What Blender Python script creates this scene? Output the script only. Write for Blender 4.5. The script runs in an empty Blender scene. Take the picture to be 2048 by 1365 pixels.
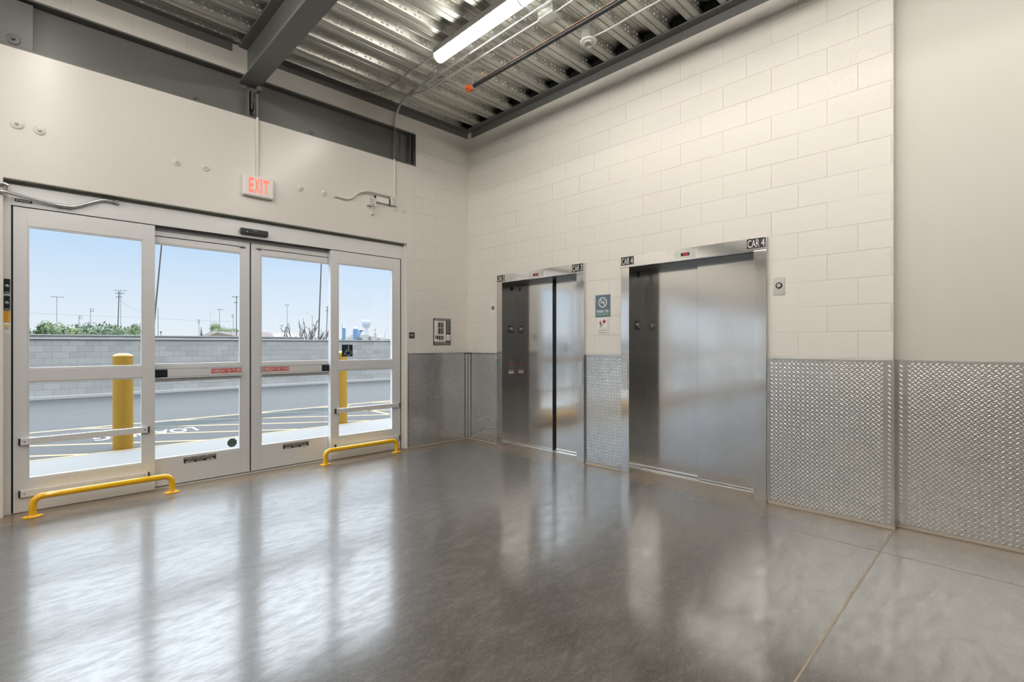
import bpy, math, random
import numpy as np
from mathutils import Vector, Matrix
random.seed(7)
sc = bpy.context.scene
C = sc.collection
PI = math.pi

# ------------------------------------------------------------------ camera
cam_data = bpy.data.cameras.new('camera')
cam = bpy.data.objects.new('camera', cam_data)
C.objects.link(cam)
sc.camera = cam
cam_data.sensor_width = 36.0
cam_data.lens = 986.8 * 36.0 / 2048.0
cam_data.shift_y = 6.75 / 2048.0
cam_data.clip_end = 600
cam.location = (-4.5115, -5.5119, 1.35)
cam.rotation_euler = (PI / 2, 0, -math.radians(44.396))

# ------------------------------------------------------------------ world and exposure
w = bpy.data.worlds.new('sky')
sc.world = w
w.use_nodes = True
nt = w.node_tree
nt.nodes.clear()
tc = nt.nodes.new('ShaderNodeTexCoord')
sep = nt.nodes.new('ShaderNodeSeparateXYZ')
nt.links.new(tc.outputs['Generated'], sep.inputs[0])
ramp = nt.nodes.new('ShaderNodeValToRGB')
cr = ramp.color_ramp
cr.elements[0].position = 0.0
cr.elements[0].color = (0.88, 0.935, 1.0, 1)
cr.elements[1].position = 1.0
cr.elements[1].color = (0.86, 0.93, 1.0, 1)
e = cr.elements.new(0.07); e.color = (0.78, 0.88, 1.0, 1)
e = cr.elements.new(0.16); e.color = (0.60, 0.78, 1.0, 1)
e = cr.elements.new(0.35); e.color = (0.84, 0.92, 1.0, 1)
nt.links.new(sep.outputs['Z'], ramp.inputs[0])
st = nt.nodes.new('ShaderNodeMapRange')       # sky strength raised above the view, added for floor glare and daylight
st.inputs['From Min'].default_value = 0.25
st.inputs['From Max'].default_value = 0.50
st.inputs['To Min'].default_value = 1.0
st.inputs['To Max'].default_value = 8.5
nt.links.new(sep.outputs['Z'], st.inputs['Value'])
bg = nt.nodes.new('ShaderNodeBackground')
nt.links.new(ramp.outputs[0], bg.inputs[0])
nt.links.new(st.outputs[0], bg.inputs[1])
wo = nt.nodes.new('ShaderNodeOutputWorld')
nt.links.new(bg.outputs[0], wo.inputs[0])

sc.view_settings.view_transform = 'Standard'
sc.view_settings.look = 'None'
sc.view_settings.exposure = 0.0
sc.view_settings.gamma = 1.0
sc.view_settings.use_curve_mapping = False
sc.cycles.use_denoising = True
sc.cycles.caustics_reflective = False
sc.cycles.caustics_refractive = False
sc.cycles.max_bounces = 10
sc.cycles.transparent_max_bounces = 16
LIGHT_L = 29.0          # radiance of the fluorescent lenses

# ------------------------------------------------------------------ materials
MATS = {}

def nodes_of(name):
    m = bpy.data.materials.new(name)
    m.use_nodes = True
    t = m.node_tree
    return m, t, t.nodes['Principled BSDF'], t.nodes['Material Output']

def nn(t, kind, **kw):
    n = t.nodes.new(kind)
    for k, v in kw.items():
        if k in n.inputs:
            n.inputs[k].default_value = v
        else:
            setattr(n, k, v)
    return n

def noise(t, vec, scale, detail=4, rough=0.55, dist=0.0):
    n = nn(t, 'ShaderNodeTexNoise')
    n.inputs['Scale'].default_value = scale
    n.inputs['Detail'].default_value = detail
    n.inputs['Roughness'].default_value = rough
    n.inputs['Distortion'].default_value = dist
    t.links.new(vec, n.inputs['Vector'])
    return n.outputs['Fac']

def mapping(t, scale=(1, 1, 1), rot=(0, 0, 0), loc=(0, 0, 0)):
    c = nn(t, 'ShaderNodeTexCoord')
    g = nn(t, 'ShaderNodeNewGeometry')
    m = nn(t, 'ShaderNodeMapping')
    m.inputs['Scale'].default_value = scale
    m.inputs['Rotation'].default_value = rot
    m.inputs['Location'].default_value = loc
    t.links.new(g.outputs['Position'], m.inputs['Vector'])
    return m.outputs[0]

def rampn(t, fac, stops):
    r = nn(t, 'ShaderNodeValToRGB')
    els = r.color_ramp.elements
    while len(els) < len(stops):
        els.new(0.5)
    for e_, (p, c) in zip(els, stops):
        e_.position = p
        e_.color = (c[0], c[1], c[2], 1) if not isinstance(c, float) else (c, c, c, 1)
    t.links.new(fac, r.inputs[0])
    return r.outputs[0]

def mixc(t, fac, a, b, mode='MIX'):
    m = nn(t, 'ShaderNodeMix')
    m.data_type = 'RGBA'
    m.blend_type = mode
    for s, v in ((0, fac), (6, a), (7, b)):
        if hasattr(v, 'node'):
            t.links.new(v, m.inputs[s])
        else:
            m.inputs[s].default_value = v if s == 0 else (v[0], v[1], v[2], 1)
    return m.outputs[2]

def mathn(t, op, a, b=None, c=None):
    m = nn(t, 'ShaderNodeMath')
    m.operation = op
    for i, v in enumerate((a, b, c)):
        if v is None:
            continue
        if hasattr(v, 'node'):
            t.links.new(v, m.inputs[i])
        else:
            m.inputs[i].default_value = v
    return m.outputs[0]

def bump(t, h, strength=0.3, dist=0.01, prev=None):
    b = nn(t, 'ShaderNodeBump')
    b.inputs['Strength'].default_value = strength
    b.inputs['Distance'].default_value = dist
    t.links.new(h, b.inputs['Height'])
    if prev is not None:
        t.links.new(prev, b.inputs['Normal'])
    return b.outputs[0]

def simple(name, col, rough=0.5, metal=0.0, spec=0.5, var=0.06, nscale=6.0, bmp=0.0, bscale=60.0, coat=0.0):
    """painted / plastic / metal surface with a little procedural variation"""
    m, t, p, o = nodes_of(name)
    v = mapping(t)
    n = noise(t, v, nscale, 4)
    a = [max(0, c * (1 - var)) for c in col]
    b = [min(1, c * (1 + var)) for c in col]
    t.links.new(mixc(t, n, a, b), p.inputs['Base Color'])
    p.inputs['Roughness'].default_value = rough
    p.inputs['Metallic'].default_value = metal
    p.inputs['Specular IOR Level'].default_value = spec
    p.inputs['Coat Weight'].default_value = coat
    if bmp:
        t.links.new(bump(t, noise(t, v, bscale, 3), bmp, 0.004), p.inputs['Normal'])
    MATS[name] = m
    return m

def emit(name, col, s):
    m, t, p, o = nodes_of(name)
    p.inputs['Base Color'].default_value = (col[0], col[1], col[2], 1)
    p.inputs['Emission Color'].default_value = (col[0], col[1], col[2], 1)
    p.inputs['Emission Strength'].default_value = s
    MATS[name] = m
    return m

PAINT = (0.79, 0.762, 0.715)

def block_paint(name, axis):
    """painted concrete block: running bond joints and fine pits"""
    m, t, p, o = nodes_of(name)
    g = nn(t, 'ShaderNodeNewGeometry')
    s = nn(t, 'ShaderNodeSeparateXYZ')
    t.links.new(g.outputs['Position'], s.inputs[0])
    u = mathn(t, 'ADD', s.outputs[axis], 4.466 + 0.409 * 40 if axis == 1 else 0.37 + 0.409 * 40)
    vv = mathn(t, 'ADD', s.outputs[2], -0.017 + 0.2045 * 2)
    cv = nn(t, 'ShaderNodeCombineXYZ')
    t.links.new(u, cv.inputs[0]); t.links.new(vv, cv.inputs[1])
    br = nn(t, 'ShaderNodeTexBrick')
    br.offset = 0.5
    br.inputs['Scale'].default_value = 1.0
    br.inputs['Mortar Size'].default_value = 0.0032
    br.inputs['Mortar Smooth'].default_value = 0.6
    br.inputs['Brick Width'].default_value = 0.409
    br.inputs['Row Height'].default_value = 0.2045
    br.inputs['Color1'].default_value = (0, 0, 0, 1)
    br.inputs['Color2'].default_value = (1, 1, 1, 1)
    t.links.new(cv.outputs[0], br.inputs['Vector'])
    joint = br.outputs['Fac']
    pos = mapping(t)
    # the joints were filled unevenly before painting
    uneven = noise(t, pos, 1.3, 3)
    depth = mathn(t, 'MULTIPLY', joint, rampn(t, uneven, [(0.36, 0.35), (0.60, 1.0)]))
    pits = rampn(t, noise(t, pos, 95, 4, 0.7), [(0.30, 0.0), (0.40, 1.0)])
    bid = rampn(t, br.outputs['Color'], [(0.55, 0.0), (0.9, 1.0)])
    pitmix = mathn(t, 'MULTIPLY', mathn(t, 'SUBTRACT', 1.0, pits), bid)
    h = mathn(t, 'SUBTRACT', mathn(t, 'SUBTRACT', 1.0, depth), mathn(t, 'MULTIPLY', pitmix, 0.5))
    nb = bump(t, h, 0.75, 0.0045)
    nb2 = bump(t, noise(t, pos, 38, 4), 0.12, 0.006, nb)
    t.links.new(nb2, p.inputs['Normal'])
    base = mixc(t, noise(t, pos, 0.9, 3), [c * 0.985 for c in PAINT], [c * 1.015 for c in PAINT])
    base = mixc(t, mathn(t, 'MULTIPLY', depth, 0.12), base, (0.52, 0.48, 0.41))
    t.links.new(base, p.inputs['Base Color'])
    p.inputs['Roughness'].default_value = 0.42
    MATS[name] = m
    return m

block_paint('block_x', 1)      # the elevator wall (joints run along y)
block_paint('block_y', 0)      # the entrance wall
simple('smooth_paint', PAINT, rough=0.26, var=0.012, nscale=1.2, bmp=0.10, bscale=28)
simple('drywall', (0.66, 0.638, 0.585), rough=0.42, var=0.012, nscale=1.0, bmp=0.05, bscale=40)
simple('unlit_dark', (0.10, 0.10, 0.10), rough=0.5)  # dark wall colour standing in for the unlit space behind the camera
simple('lintel_gray', (0.46, 0.48, 0.45), rough=0.5)
simple('deck_glint', (0.90, 0.89, 0.84), rough=0.45, metal=0.0)  # embossments whitened, the light they reflect is put into the colour
simple('steel_gray', (0.155, 0.158, 0.150), rough=0.38, var=0.06, nscale=5, bmp=0.15, bscale=70)
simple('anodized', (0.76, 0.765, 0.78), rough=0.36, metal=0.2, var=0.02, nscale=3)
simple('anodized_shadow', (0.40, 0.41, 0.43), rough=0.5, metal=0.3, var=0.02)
simple('black_rubber', (0.012, 0.012, 0.016), rough=0.5)
simple('black_plastic', (0.018, 0.02, 0.028), rough=0.28)
simple('flute_black', (0.006, 0.006, 0.006), rough=0.95)
simple('white_plastic', (0.86, 0.84, 0.82), rough=0.3, var=0.01)
simple('cream_metal', (0.80, 0.77, 0.70), rough=0.4, var=0.02)
simple('conduit', (0.60, 0.62, 0.62), rough=0.33, metal=0.85, var=0.06)
simple('fitting', (0.42, 0.42, 0.42), rough=0.3, metal=0.9)
simple('chrome', (0.75, 0.75, 0.76), rough=0.15, metal=1.0)
simple('black_pipe', (0.016, 0.015, 0.016), rough=0.42, var=0.3, nscale=25)
simple('orange_fitting', (0.85, 0.14, 0.02), rough=0.4)
simple('copper', (0.62, 0.36, 0.20), rough=0.4, metal=0.8)
simple('safety_yellow', (0.90, 0.50, 0.005), rough=0.22, var=0.04, coat=0.3)
simple('bollard_yellow', (0.2516, 0.1360, 0.0027), rough=0.42, var=0.10, nscale=9)
simple('sign_black', (0.022, 0.020, 0.020), rough=0.45)
simple('sign_white', (0.85, 0.84, 0.82), rough=0.5, var=0.01)
simple('sign_red', (0.55, 0.035, 0.04), rough=0.45)
simple('sign_gray', (0.055, 0.055, 0.058), rough=0.5)
simple('sign_slate', (0.13, 0.19, 0.25), rough=0.35)
simple('sign_green', (0.30, 0.62, 0.32), rough=0.5)
simple('sign_navy', (0.006, 0.018, 0.035), rough=0.4)
simple('sign_yellow', (0.85, 0.55, 0.04), rough=0.5)
simple('mark_blue', (0.008, 0.018, 0.09), rough=0.4)
simple('paper_gray', (0.55, 0.55, 0.55), rough=0.6)
simple('octagon_green', (0.10, 0.16, 0.13), rough=0.5)
simple('caulk', (0.50, 0.44, 0.36), rough=0.7)
simple('sealant', (0.36, 0.30, 0.22), rough=0.55)
simple('aluminium_sill', (0.72, 0.70, 0.67), rough=0.35, metal=0.7)
simple('galvanized_box', (0.66, 0.68, 0.66), rough=0.28, metal=0.8, var=0.12, nscale=30)
simple('sidewalk', (0.118, 0.118, 0.116), rough=0.8, var=0.04, nscale=3, bmp=0.1, bscale=90)
simple('curb_concrete', (0.1972, 0.1972, 0.1904), rough=0.8, var=0.04)
simple('road_yellow', (0.2040, 0.1462, 0.0714), rough=0.7, var=0.08, nscale=20)
simple('road_white', (0.2040, 0.2040, 0.2040), rough=0.7, var=0.05, nscale=20)
simple('earth', (0.2040, 0.1836, 0.1496), rough=0.9)
simple('wood_pole', (0.0340, 0.0286, 0.0286), rough=0.8, var=0.2)
simple('pole_gray', (0.0884, 0.1020, 0.1156), rough=0.5, var=0.04)
simple('pole_pale', (0.1360, 0.1564, 0.1768), rough=0.5, var=0.04)
simple('bark', (0.0476, 0.0442, 0.0408), rough=0.9, var=0.2)
simple('roof_tile', (0.0510, 0.0340, 0.0313), rough=0.8, var=0.12, nscale=2)
simple('stucco', (0.0952, 0.0816, 0.0680), rough=0.9)
simple('tent_white', (0.2040, 0.2006, 0.2006), rough=0.7)
simple('tank_blue', (0.0510, 0.1088, 0.2040), rough=0.5)
simple('tower_pale', (0.2040, 0.2380, 0.2856), rough=0.6)
simple('cap_white', (0.2040, 0.2040, 0.1972), rough=0.8)
simple('wire', (0.1360, 0.1496, 0.1700), rough=0.6)
emit('lamp_lens', (1.0, 0.945, 0.86), LIGHT_L)
emit('exit_red', (1.0, 0.20, 0.14), 0.75)
emit('led_red', (1.0, 0.02, 0.06), 1.5)
emit('led_green', (0.1, 0.9, 0.6), 1.5)

def foliage(name, a, b, c):
    m, t, p, o = nodes_of(name)
    v = mapping(t)
    n = noise(t, v, 3.0, 5)
    t.links.new(rampn(t, n, [(0.3, a), (0.5, b), (0.7, c)]), p.inputs['Base Color'])
    p.inputs['Roughness'].default_value = 0.6
    MATS[name] = m
foliage('leaves', (0.0122, 0.0306, 0.0102), (0.0306, 0.0578, 0.0136), (0.0816, 0.1054, 0.0238))
foliage('leaves_gray', (0.0272, 0.0476, 0.0306), (0.0544, 0.0816, 0.0476), (0.0952, 0.1224, 0.0680))
foliage('leaves_dark', (0.0082, 0.0204, 0.0150), (0.0170, 0.0340, 0.0238), (0.0340, 0.0578, 0.0374))

def brushed(name, vertical=True, col=(0.72, 0.715, 0.71), rough=0.115):
    m, t, p, o = nodes_of(name)
    fine = mapping(t, scale=(260, 260, 3) if vertical else (4, 4, 260))
    n = noise(t, fine, 1.0, 2)
    wide = noise(t, mapping(t, scale=(5, 5, 0.7)), 1.0, 3)
    smudge = noise(t, mapping(t), 5.0, 5, 0.65)
    t.links.new(mixc(t, n, [c * 0.93 for c in col], [c * 1.06 for c in col]), p.inputs['Base Color'])
    r = mathn(t, 'ADD', mathn(t, 'MULTIPLY', smudge, 0.08), rough - 0.03)
    t.links.new(r, p.inputs['Roughness'])
    p.inputs['Metallic'].default_value = 1.0
    t.links.new(bump(t, wide, 0.05, 0.01, bump(t, n, 0.05, 0.0008)), p.inputs['Normal'])
    MATS[name] = m
brushed('stainless')
brushed('stainless_frame', col=(0.74, 0.735, 0.73), rough=0.09)
brushed('stainless_plate', col=(0.70, 0.70, 0.68), rough=0.18)

def diamond():
    m, t, p, o = nodes_of('diamond_plate')
    v = mapping(t)
    n = noise(t, v, 3.0, 4)
    f = noise(t, v, 220, 2)
    t.links.new(mixc(t, n, (0.57, 0.575, 0.58), (0.66, 0.665, 0.67)), p.inputs['Base Color'])
    p.inputs['Metallic'].default_value = 1.0
    t.links.new(mathn(t, 'ADD', mathn(t, 'MULTIPLY', n, 0.08), 0.15), p.inputs['Roughness'])
    t.links.new(bump(t, n, 0.12, 0.02, bump(t, f, 0.12, 0.0006)), p.inputs['Normal'])
    MATS['diamond_plate'] = m
diamond()
simple('plate_lug', (0.80, 0.80, 0.80), rough=0.30, metal=1.0, var=0.03)

def deck_mat():
    m, t, p, o = nodes_of('galvanized_deck')
    v = mapping(t, scale=(1.5, 14, 14))
    n = noise(t, v, 1.0, 5)
    sp = nn(t, 'ShaderNodeTexVoronoi')
    sp.inputs['Scale'].default_value = 55
    t.links.new(mapping(t), sp.inputs['Vector'])
    c = mixc(t, n, (0.50, 0.505, 0.47), (0.72, 0.72, 0.67))
    c = mixc(t, 0.18, c, sp.outputs['Color'], 'SOFT_LIGHT')
    # raised flutes turn black towards the elevator wall
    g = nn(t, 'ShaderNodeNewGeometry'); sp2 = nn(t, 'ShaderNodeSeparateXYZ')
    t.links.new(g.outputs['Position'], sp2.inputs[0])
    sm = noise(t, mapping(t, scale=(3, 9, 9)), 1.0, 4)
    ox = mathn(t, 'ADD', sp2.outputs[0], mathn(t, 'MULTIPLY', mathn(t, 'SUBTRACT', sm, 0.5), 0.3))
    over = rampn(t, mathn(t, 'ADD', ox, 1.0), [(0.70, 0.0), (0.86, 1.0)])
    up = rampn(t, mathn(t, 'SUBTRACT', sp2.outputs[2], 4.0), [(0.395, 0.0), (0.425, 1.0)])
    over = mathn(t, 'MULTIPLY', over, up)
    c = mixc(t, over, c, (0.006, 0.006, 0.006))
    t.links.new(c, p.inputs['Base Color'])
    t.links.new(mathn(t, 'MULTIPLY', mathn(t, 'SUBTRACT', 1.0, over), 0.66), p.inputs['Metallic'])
    t.links.new(mathn(t, 'ADD', mathn(t, 'MULTIPLY', n, 0.16), 0.28), p.inputs['Roughness'])
    MATS['galvanized_deck'] = m
deck_mat()

def floor_mat():
    m, t, p, o = nodes_of('polished_concrete')
    v = mapping(t, rot=(0, 0, 0.5))
    st_ = mapping(t, scale=(1.0, 2.6, 1), rot=(0, 0, -0.78))
    big = noise(t, v, 0.9, 4, 0.6, 0.6)
    mid = noise(t, st_, 4.0, 8, 0.70, 0.15)
    fine = noise(t, st_, 48.0, 6, 0.75)
    c = rampn(t, big, [(0.30, (0.040, 0.029, 0.022)), (0.50, (0.058, 0.046, 0.037)), (0.68, (0.082, 0.074, 0.066))])
    c2 = rampn(t, mid, [(0.36, (0.028, 0.020, 0.015)), (0.50, (0.056, 0.045, 0.036)), (0.64, (0.105, 0.097, 0.086))])
    c = mixc(t, 0.6, c, c2)
    c = mixc(t, rampn(t, fine, [(0.48, 0.0), (0.66, 0.40)]), c, (0.17, 0.172, 0.172))
    c = mixc(t, rampn(t, noise(t, st_, 16.0, 7, 0.72), [(0.52, 0.0), (0.66, 0.35)]), c, (0.155, 0.158, 0.162))
    # tan, less glossy margin along the walls
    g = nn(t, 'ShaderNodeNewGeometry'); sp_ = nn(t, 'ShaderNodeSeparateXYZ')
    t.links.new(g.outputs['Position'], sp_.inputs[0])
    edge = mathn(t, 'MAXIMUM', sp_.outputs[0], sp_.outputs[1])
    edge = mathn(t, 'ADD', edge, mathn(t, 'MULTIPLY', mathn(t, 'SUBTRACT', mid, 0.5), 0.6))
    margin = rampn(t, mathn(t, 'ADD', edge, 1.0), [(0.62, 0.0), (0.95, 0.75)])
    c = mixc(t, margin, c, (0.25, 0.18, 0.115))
    t.links.new(c, p.inputs['Base Color'])
    r = mathn(t, 'ADD', mathn(t, 'MULTIPLY', mid, 0.20), 0.32)
    t.links.new(r, p.inputs['Roughness'])
    p.inputs['Specular IOR Level'].default_value = 0.5
    p.inputs['IOR'].default_value = 1.52
    sealed = rampn(t, noise(t, st_, 7.0, 8, 0.74), [(0.40, 0.62), (0.56, 1.0)])
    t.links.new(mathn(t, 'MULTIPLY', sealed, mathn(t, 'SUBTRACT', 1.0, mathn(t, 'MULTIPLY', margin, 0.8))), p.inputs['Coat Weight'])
    p.inputs['Coat IOR'].default_value = 1.62
    t.links.new(mathn(t, 'ADD', mathn(t, 'MULTIPLY', fine, 0.15), 0.085), p.inputs['Coat Roughness'])
    nb = bump(t, fine, 0.06, 0.002)
    t.links.new(nb, p.inputs['Normal'])
    t.links.new(bump(t, big, 0.05, 0.006), p.inputs['Coat Normal'])
    MATS['polished_concrete'] = m
floor_mat()

def glass_mat(name, tint, refl=1.45):
    m, t, p, o = nodes_of(name)
    t.nodes.remove(p)
    tr = nn(t, 'ShaderNodeBsdfTransparent')
    tr.inputs[0].default_value = (tint[0], tint[1], tint[2], 1)
    gl = nn(t, 'ShaderNodeBsdfGlossy')
    gl.inputs['Roughness'].default_value = 0.02
    g = nn(t, 'ShaderNodeNewGeometry')
    dt = nn(t, 'ShaderNodeVectorMath'); dt.operation = 'DOT_PRODUCT'
    t.links.new(g.outputs['Incoming'], dt.inputs[0]); t.links.new(g.outputs['Normal'], dt.inputs[1])
    f1 = mathn(t, 'SUBTRACT', 1.0, mathn(t, 'ABSOLUTE', dt.outputs['Value']))
    f5 = mathn(t, 'POWER', f1, 5.0)
    fres = mathn(t, 'ADD', mathn(t, 'MULTIPLY', f5, 0.75), refl)     # Schlick, the same for both faces of the pane
    mx = nn(t, 'ShaderNodeMixShader')
    t.links.new(fres, mx.inputs[0])
    t.links.new(tr.outputs[0], mx.inputs[1])
    t.links.new(gl.outputs[0], mx.inputs[2])
    t.links.new(mx.outputs[0], o.inputs[0])
    MATS[name] = m
glass_mat('door_glass', (0.98, 0.99, 0.99), 0.02)

def frosted(name, col, alpha):
    m, t, p, o = nodes_of(name)
    p.inputs['Base Color'].default_value = (col[0], col[1], col[2], 1)
    p.inputs['Roughness'].default_value = 0.3
    p.inputs['Alpha'].default_value = alpha
    MATS[name] = m
def clear_rail():
    m, t, p, o = nodes_of('clear_rail')
    t.nodes.remove(p)
    tr = nn(t, 'ShaderNodeBsdfTransparent'); tr.inputs[0].default_value = (0.90, 0.93, 0.94, 1)
    tl = nn(t, 'ShaderNodeBsdfTranslucent'); tl.inputs[0].default_value = (0.18, 0.20, 0.205, 1)
    mx = nn(t, 'ShaderNodeMixShader'); mx.inputs[0].default_value = 0.45
    t.links.new(tr.outputs[0], mx.inputs[1]); t.links.new(tl.outputs[0], mx.inputs[2])
    t.links.new(mx.outputs[0], o.inputs[0])
    MATS['clear_rail'] = m
clear_rail()

def asphalt():
    m, t, p, o = nodes_of('asphalt')
    v = mapping(t)
    streak = noise(t, mapping(t, scale=(0.18, 2.4, 1)), 1.0, 5, 0.65)
    f = noise(t, v, 70, 3, 0.8)
    c = mixc(t, rampn(t, streak, [(0.35, 0.0), (0.62, 1.0)]), (0.0105, 0.0112, 0.0128), (0.0165, 0.0172, 0.0190))
    c = mixc(t, rampn(t, f, [(0.4, 0.0), (0.65, 0.6)]), c, (0.0434, 0.0445, 0.0462))
    t.links.new(c, p.inputs['Base Color'])
    p.inputs['Roughness'].default_value = 0.85
    t.links.new(bump(t, f, 0.3, 0.004), p.inputs['Normal'])
    MATS['asphalt'] = m
asphalt()

def outer_block():
    m, t, p, o = nodes_of('outer_block')
    g = nn(t, 'ShaderNodeNewGeometry')
    s = nn(t, 'ShaderNodeSeparateXYZ')
    t.links.new(g.outputs['Position'], s.inputs[0])
    cv = nn(t, 'ShaderNodeCombineXYZ')
    t.links.new(mathn(t, 'ADD', s.outputs[0], 40.0 + 0.13), cv.inputs[0])
    t.links.new(mathn(t, 'ADD', s.outputs[2], -0.07 + 0.156 * 4), cv.inputs[1])
    br = nn(t, 'ShaderNodeTexBrick')
    br.offset = 0.5
    br.inputs['Scale'].default_value = 1.0
    br.inputs['Mortar Size'].default_value = 0.005
    br.inputs['Mortar Smooth'].default_value = 0.3
    br.inputs['Brick Width'].default_value = 0.312
    br.inputs['Row Height'].default_value = 0.156
    br.inputs['Color1'].default_value = (0.1462, 0.1462, 0.1414, 1)
    br.inputs['Color2'].default_value = (0.1938, 0.1938, 0.1870, 1)
    br.inputs['Mortar'].default_value = (0.0986, 0.0986, 0.0952, 1)
    t.links.new(cv.outputs[0], br.inputs['Vector'])
    t.links.new(mixc(t, 0.25, br.outputs['Color'], mixc(t, noise(t, mapping(t), 12, 5), (0.1292, 0.1292, 0.1258), (0.2040, 0.2040, 0.1972))), p.inputs['Base Color'])
    p.inputs['Roughness'].default_value = 0.9
    t.links.new(bump(t, mathn(t, 'SUBTRACT', 1.0, br.outputs['Fac']), 0.4, 0.006), p.inputs['Normal'])
    MATS['outer_block'] = m
outer_block()

# ------------------------------------------------------------------ mesh builder
_font_cache = {}

def text_geo(s, bold=0.0):
    key = (s, bold)
    if key in _font_cache:
        return _font_cache[key]
    cu = bpy.data.curves.new('lettering', 'FONT')
    cu.body = s
    cu.offset = bold
    cu.resolution_u = 3
    ob = bpy.data.objects.new('lettering', cu)
    C.objects.link(ob)
    dg = bpy.context.evaluated_depsgraph_get()
    me = bpy.data.meshes.new_from_object(ob.evaluated_get(dg))
    vs = np.array([v.co[:2] for v in me.vertices]) if len(me.vertices) else np.zeros((0, 2))
    fs = [tuple(p.vertices) for p in me.polygons]
    bpy.data.objects.remove(ob)
    bpy.data.curves.remove(cu)
    bpy.data.meshes.remove(me)
    mn, mx = vs.min(0), vs.max(0)
    vs = (vs - mn) / (mx - mn)
    _font_cache[key] = (vs, fs)
    return vs, fs

class M:
    def __init__(self):
        self.v = []; self.f = []; self.mi = []; self.sm = []; self.slots = []
    def slot(self, mat):
        if mat not in self.slots:
            self.slots.append(mat)
        return self.slots.index(mat)
    def add(self, vs, fs, mat, smooth=False):
        b = len(self.v); k = self.slot(mat)
        self.v.extend([tuple(map(float, p)) for p in vs])
        for f in fs:
            self.f.append(tuple(b + i for i in f)); self.mi.append(k); self.sm.append(smooth)
        return self
    def box(self, x0, x1, y0, y1, z0, z1, mat):
        x0, x1 = sorted((x0, x1)); y0, y1 = sorted((y0, y1)); z0, z1 = sorted((z0, z1))
        vs = [(x0, y0, z0), (x1, y0, z0), (x1, y1, z0), (x0, y1, z0), (x0, y0, z1), (x1, y0, z1), (x1, y1, z1), (x0, y1, z1)]
        fs = [(0, 3, 2, 1), (4, 5, 6, 7), (0, 1, 5, 4), (1, 2, 6, 5), (2, 3, 7, 6), (3, 0, 4, 7)]
        return self.add(vs, fs, mat)
    def cyl(self, p0, p1, r, mat, n=20, r1=None, smooth=True, caps=True):
        p0 = Vector(p0); p1 = Vector(p1); d = (p1 - p0).normalized()
        a = d.orthogonal().normalized(); b = d.cross(a)
        r1 = r if r1 is None else r1
        vs = []
        for p, rr in ((p0, r), (p1, r1)):
            for i in range(n):
                t = 2 * PI * i / n
                vs.append(p + a * (rr * math.cos(t)) + b * (rr * math.sin(t)))
        fs = [(i, (i + 1) % n, n + (i + 1) % n, n + i) for i in range(n)]
        self.add(vs, fs, mat, smooth)
        if caps:
            self.add(vs[:n], [tuple(reversed(range(n)))], mat)
            self.add(vs[n:], [tuple(range(n))], mat)
        return self
    def lathe(self, c, axis, prof, mat, n=28):
        """prof: (distance along axis, radius)"""
        c = Vector(c); d = Vector(axis).normalized(); a = d.orthogonal().normalized(); b = d.cross(a)
        vs = []
        for h, r in prof:
            for i in range(n):
                t = 2 * PI * i / n
                vs.append(c + d * h + a * (r * math.cos(t)) + b * (r * math.sin(t)))
        fs = []
        for k in range(len(prof) - 1):
            for i in range(n):
                fs.append((k * n + i, k * n + (i + 1) % n, (k + 1) * n + (i + 1) % n, (k + 1) * n + i))
        self.add(vs, fs, mat, True)
        self.add(vs[:n], [tuple(reversed(range(n)))], mat)
        self.add(vs[-n:], [tuple(range(n))], mat)
        return self
    def tube(self, pts, r, mat, n=12, radius_fn=None):
        pts = [Vector(p) for p in pts]
        t0 = (pts[1] - pts[0]).normalized()
        a = t0.orthogonal().normalized()
        vs = []
        for i, p in enumerate(pts):
            if i == 0: t = t0
            elif i == len(pts) - 1: t = (pts[i] - pts[i - 1]).normalized()
            else: t = ((pts[i + 1] - pts[i]).normalized() + (pts[i] - pts[i - 1]).normalized()).normalized()
            a = (a - t * a.dot(t)).normalized(); b = t.cross(a)
            rr = r if radius_fn is None else radius_fn(i / (len(pts) - 1))
            for k in range(n):
                q = 2 * PI * k / n
                vs.append(p + a * (rr * math.cos(q)) + b * (rr * math.sin(q)))
        fs = []
        for i in range(len(pts) - 1):
            for k in range(n):
                fs.append((i * n + k, i * n + (k + 1) % n, (i + 1) * n + (k + 1) % n, (i + 1) * n + k))
        self.add(vs, fs, mat, True)
        self.add(vs[:n], [tuple(reversed(range(n)))], mat)
        self.add(vs[-n:], [tuple(range(n))], mat)
        return self
    def poly(self, pts, ext, mat):
        """flat polygon given by 3-D points, extruded by the vector ext"""
        n = len(pts); e_ = Vector(ext)
        vs = [Vector(p) for p in pts] + [Vector(p) + e_ for p in pts]
        fs = [tuple(reversed(range(n))), tuple(range(n, 2 * n))] + [(i, (i + 1) % n, n + (i + 1) % n, n + i) for i in range(n)]
        return self.add(vs, fs, mat)
    def text(self, s, o, u, v, w_, h_, mat, bold=0.0, lift=0.0008):
        vs, fs = text_geo(s, bold)
        o = Vector(o); u = Vector(u).normalized(); v = Vector(v).normalized(); nrm = u.cross(v)
        P = [o + u * (p[0] * w_) + v * (p[1] * h_) + nrm * lift for p in vs]
        return self.add(P, fs, mat)
    def flat(self, o, u, v, pts, mat, lift=0.0008, thick=0.0006):
        """small flat shape from 2-D points in the frame (o,u,v)"""
        o = Vector(o); u = Vector(u).normalized(); v = Vector(v).normalized(); nrm = u.cross(v)
        P = [o + u * p[0] + v * p[1] + nrm * lift for p in pts]
        return self.poly(P, nrm * thick, mat)
    def rect(self, o, u, v, a0, a1, b0, b1, mat, lift=0.0008, thick=0.0006):
        return self.flat(o, u, v, [(a0, b0), (a1, b0), (a1, b1), (a0, b1)], mat, lift, thick)
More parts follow.
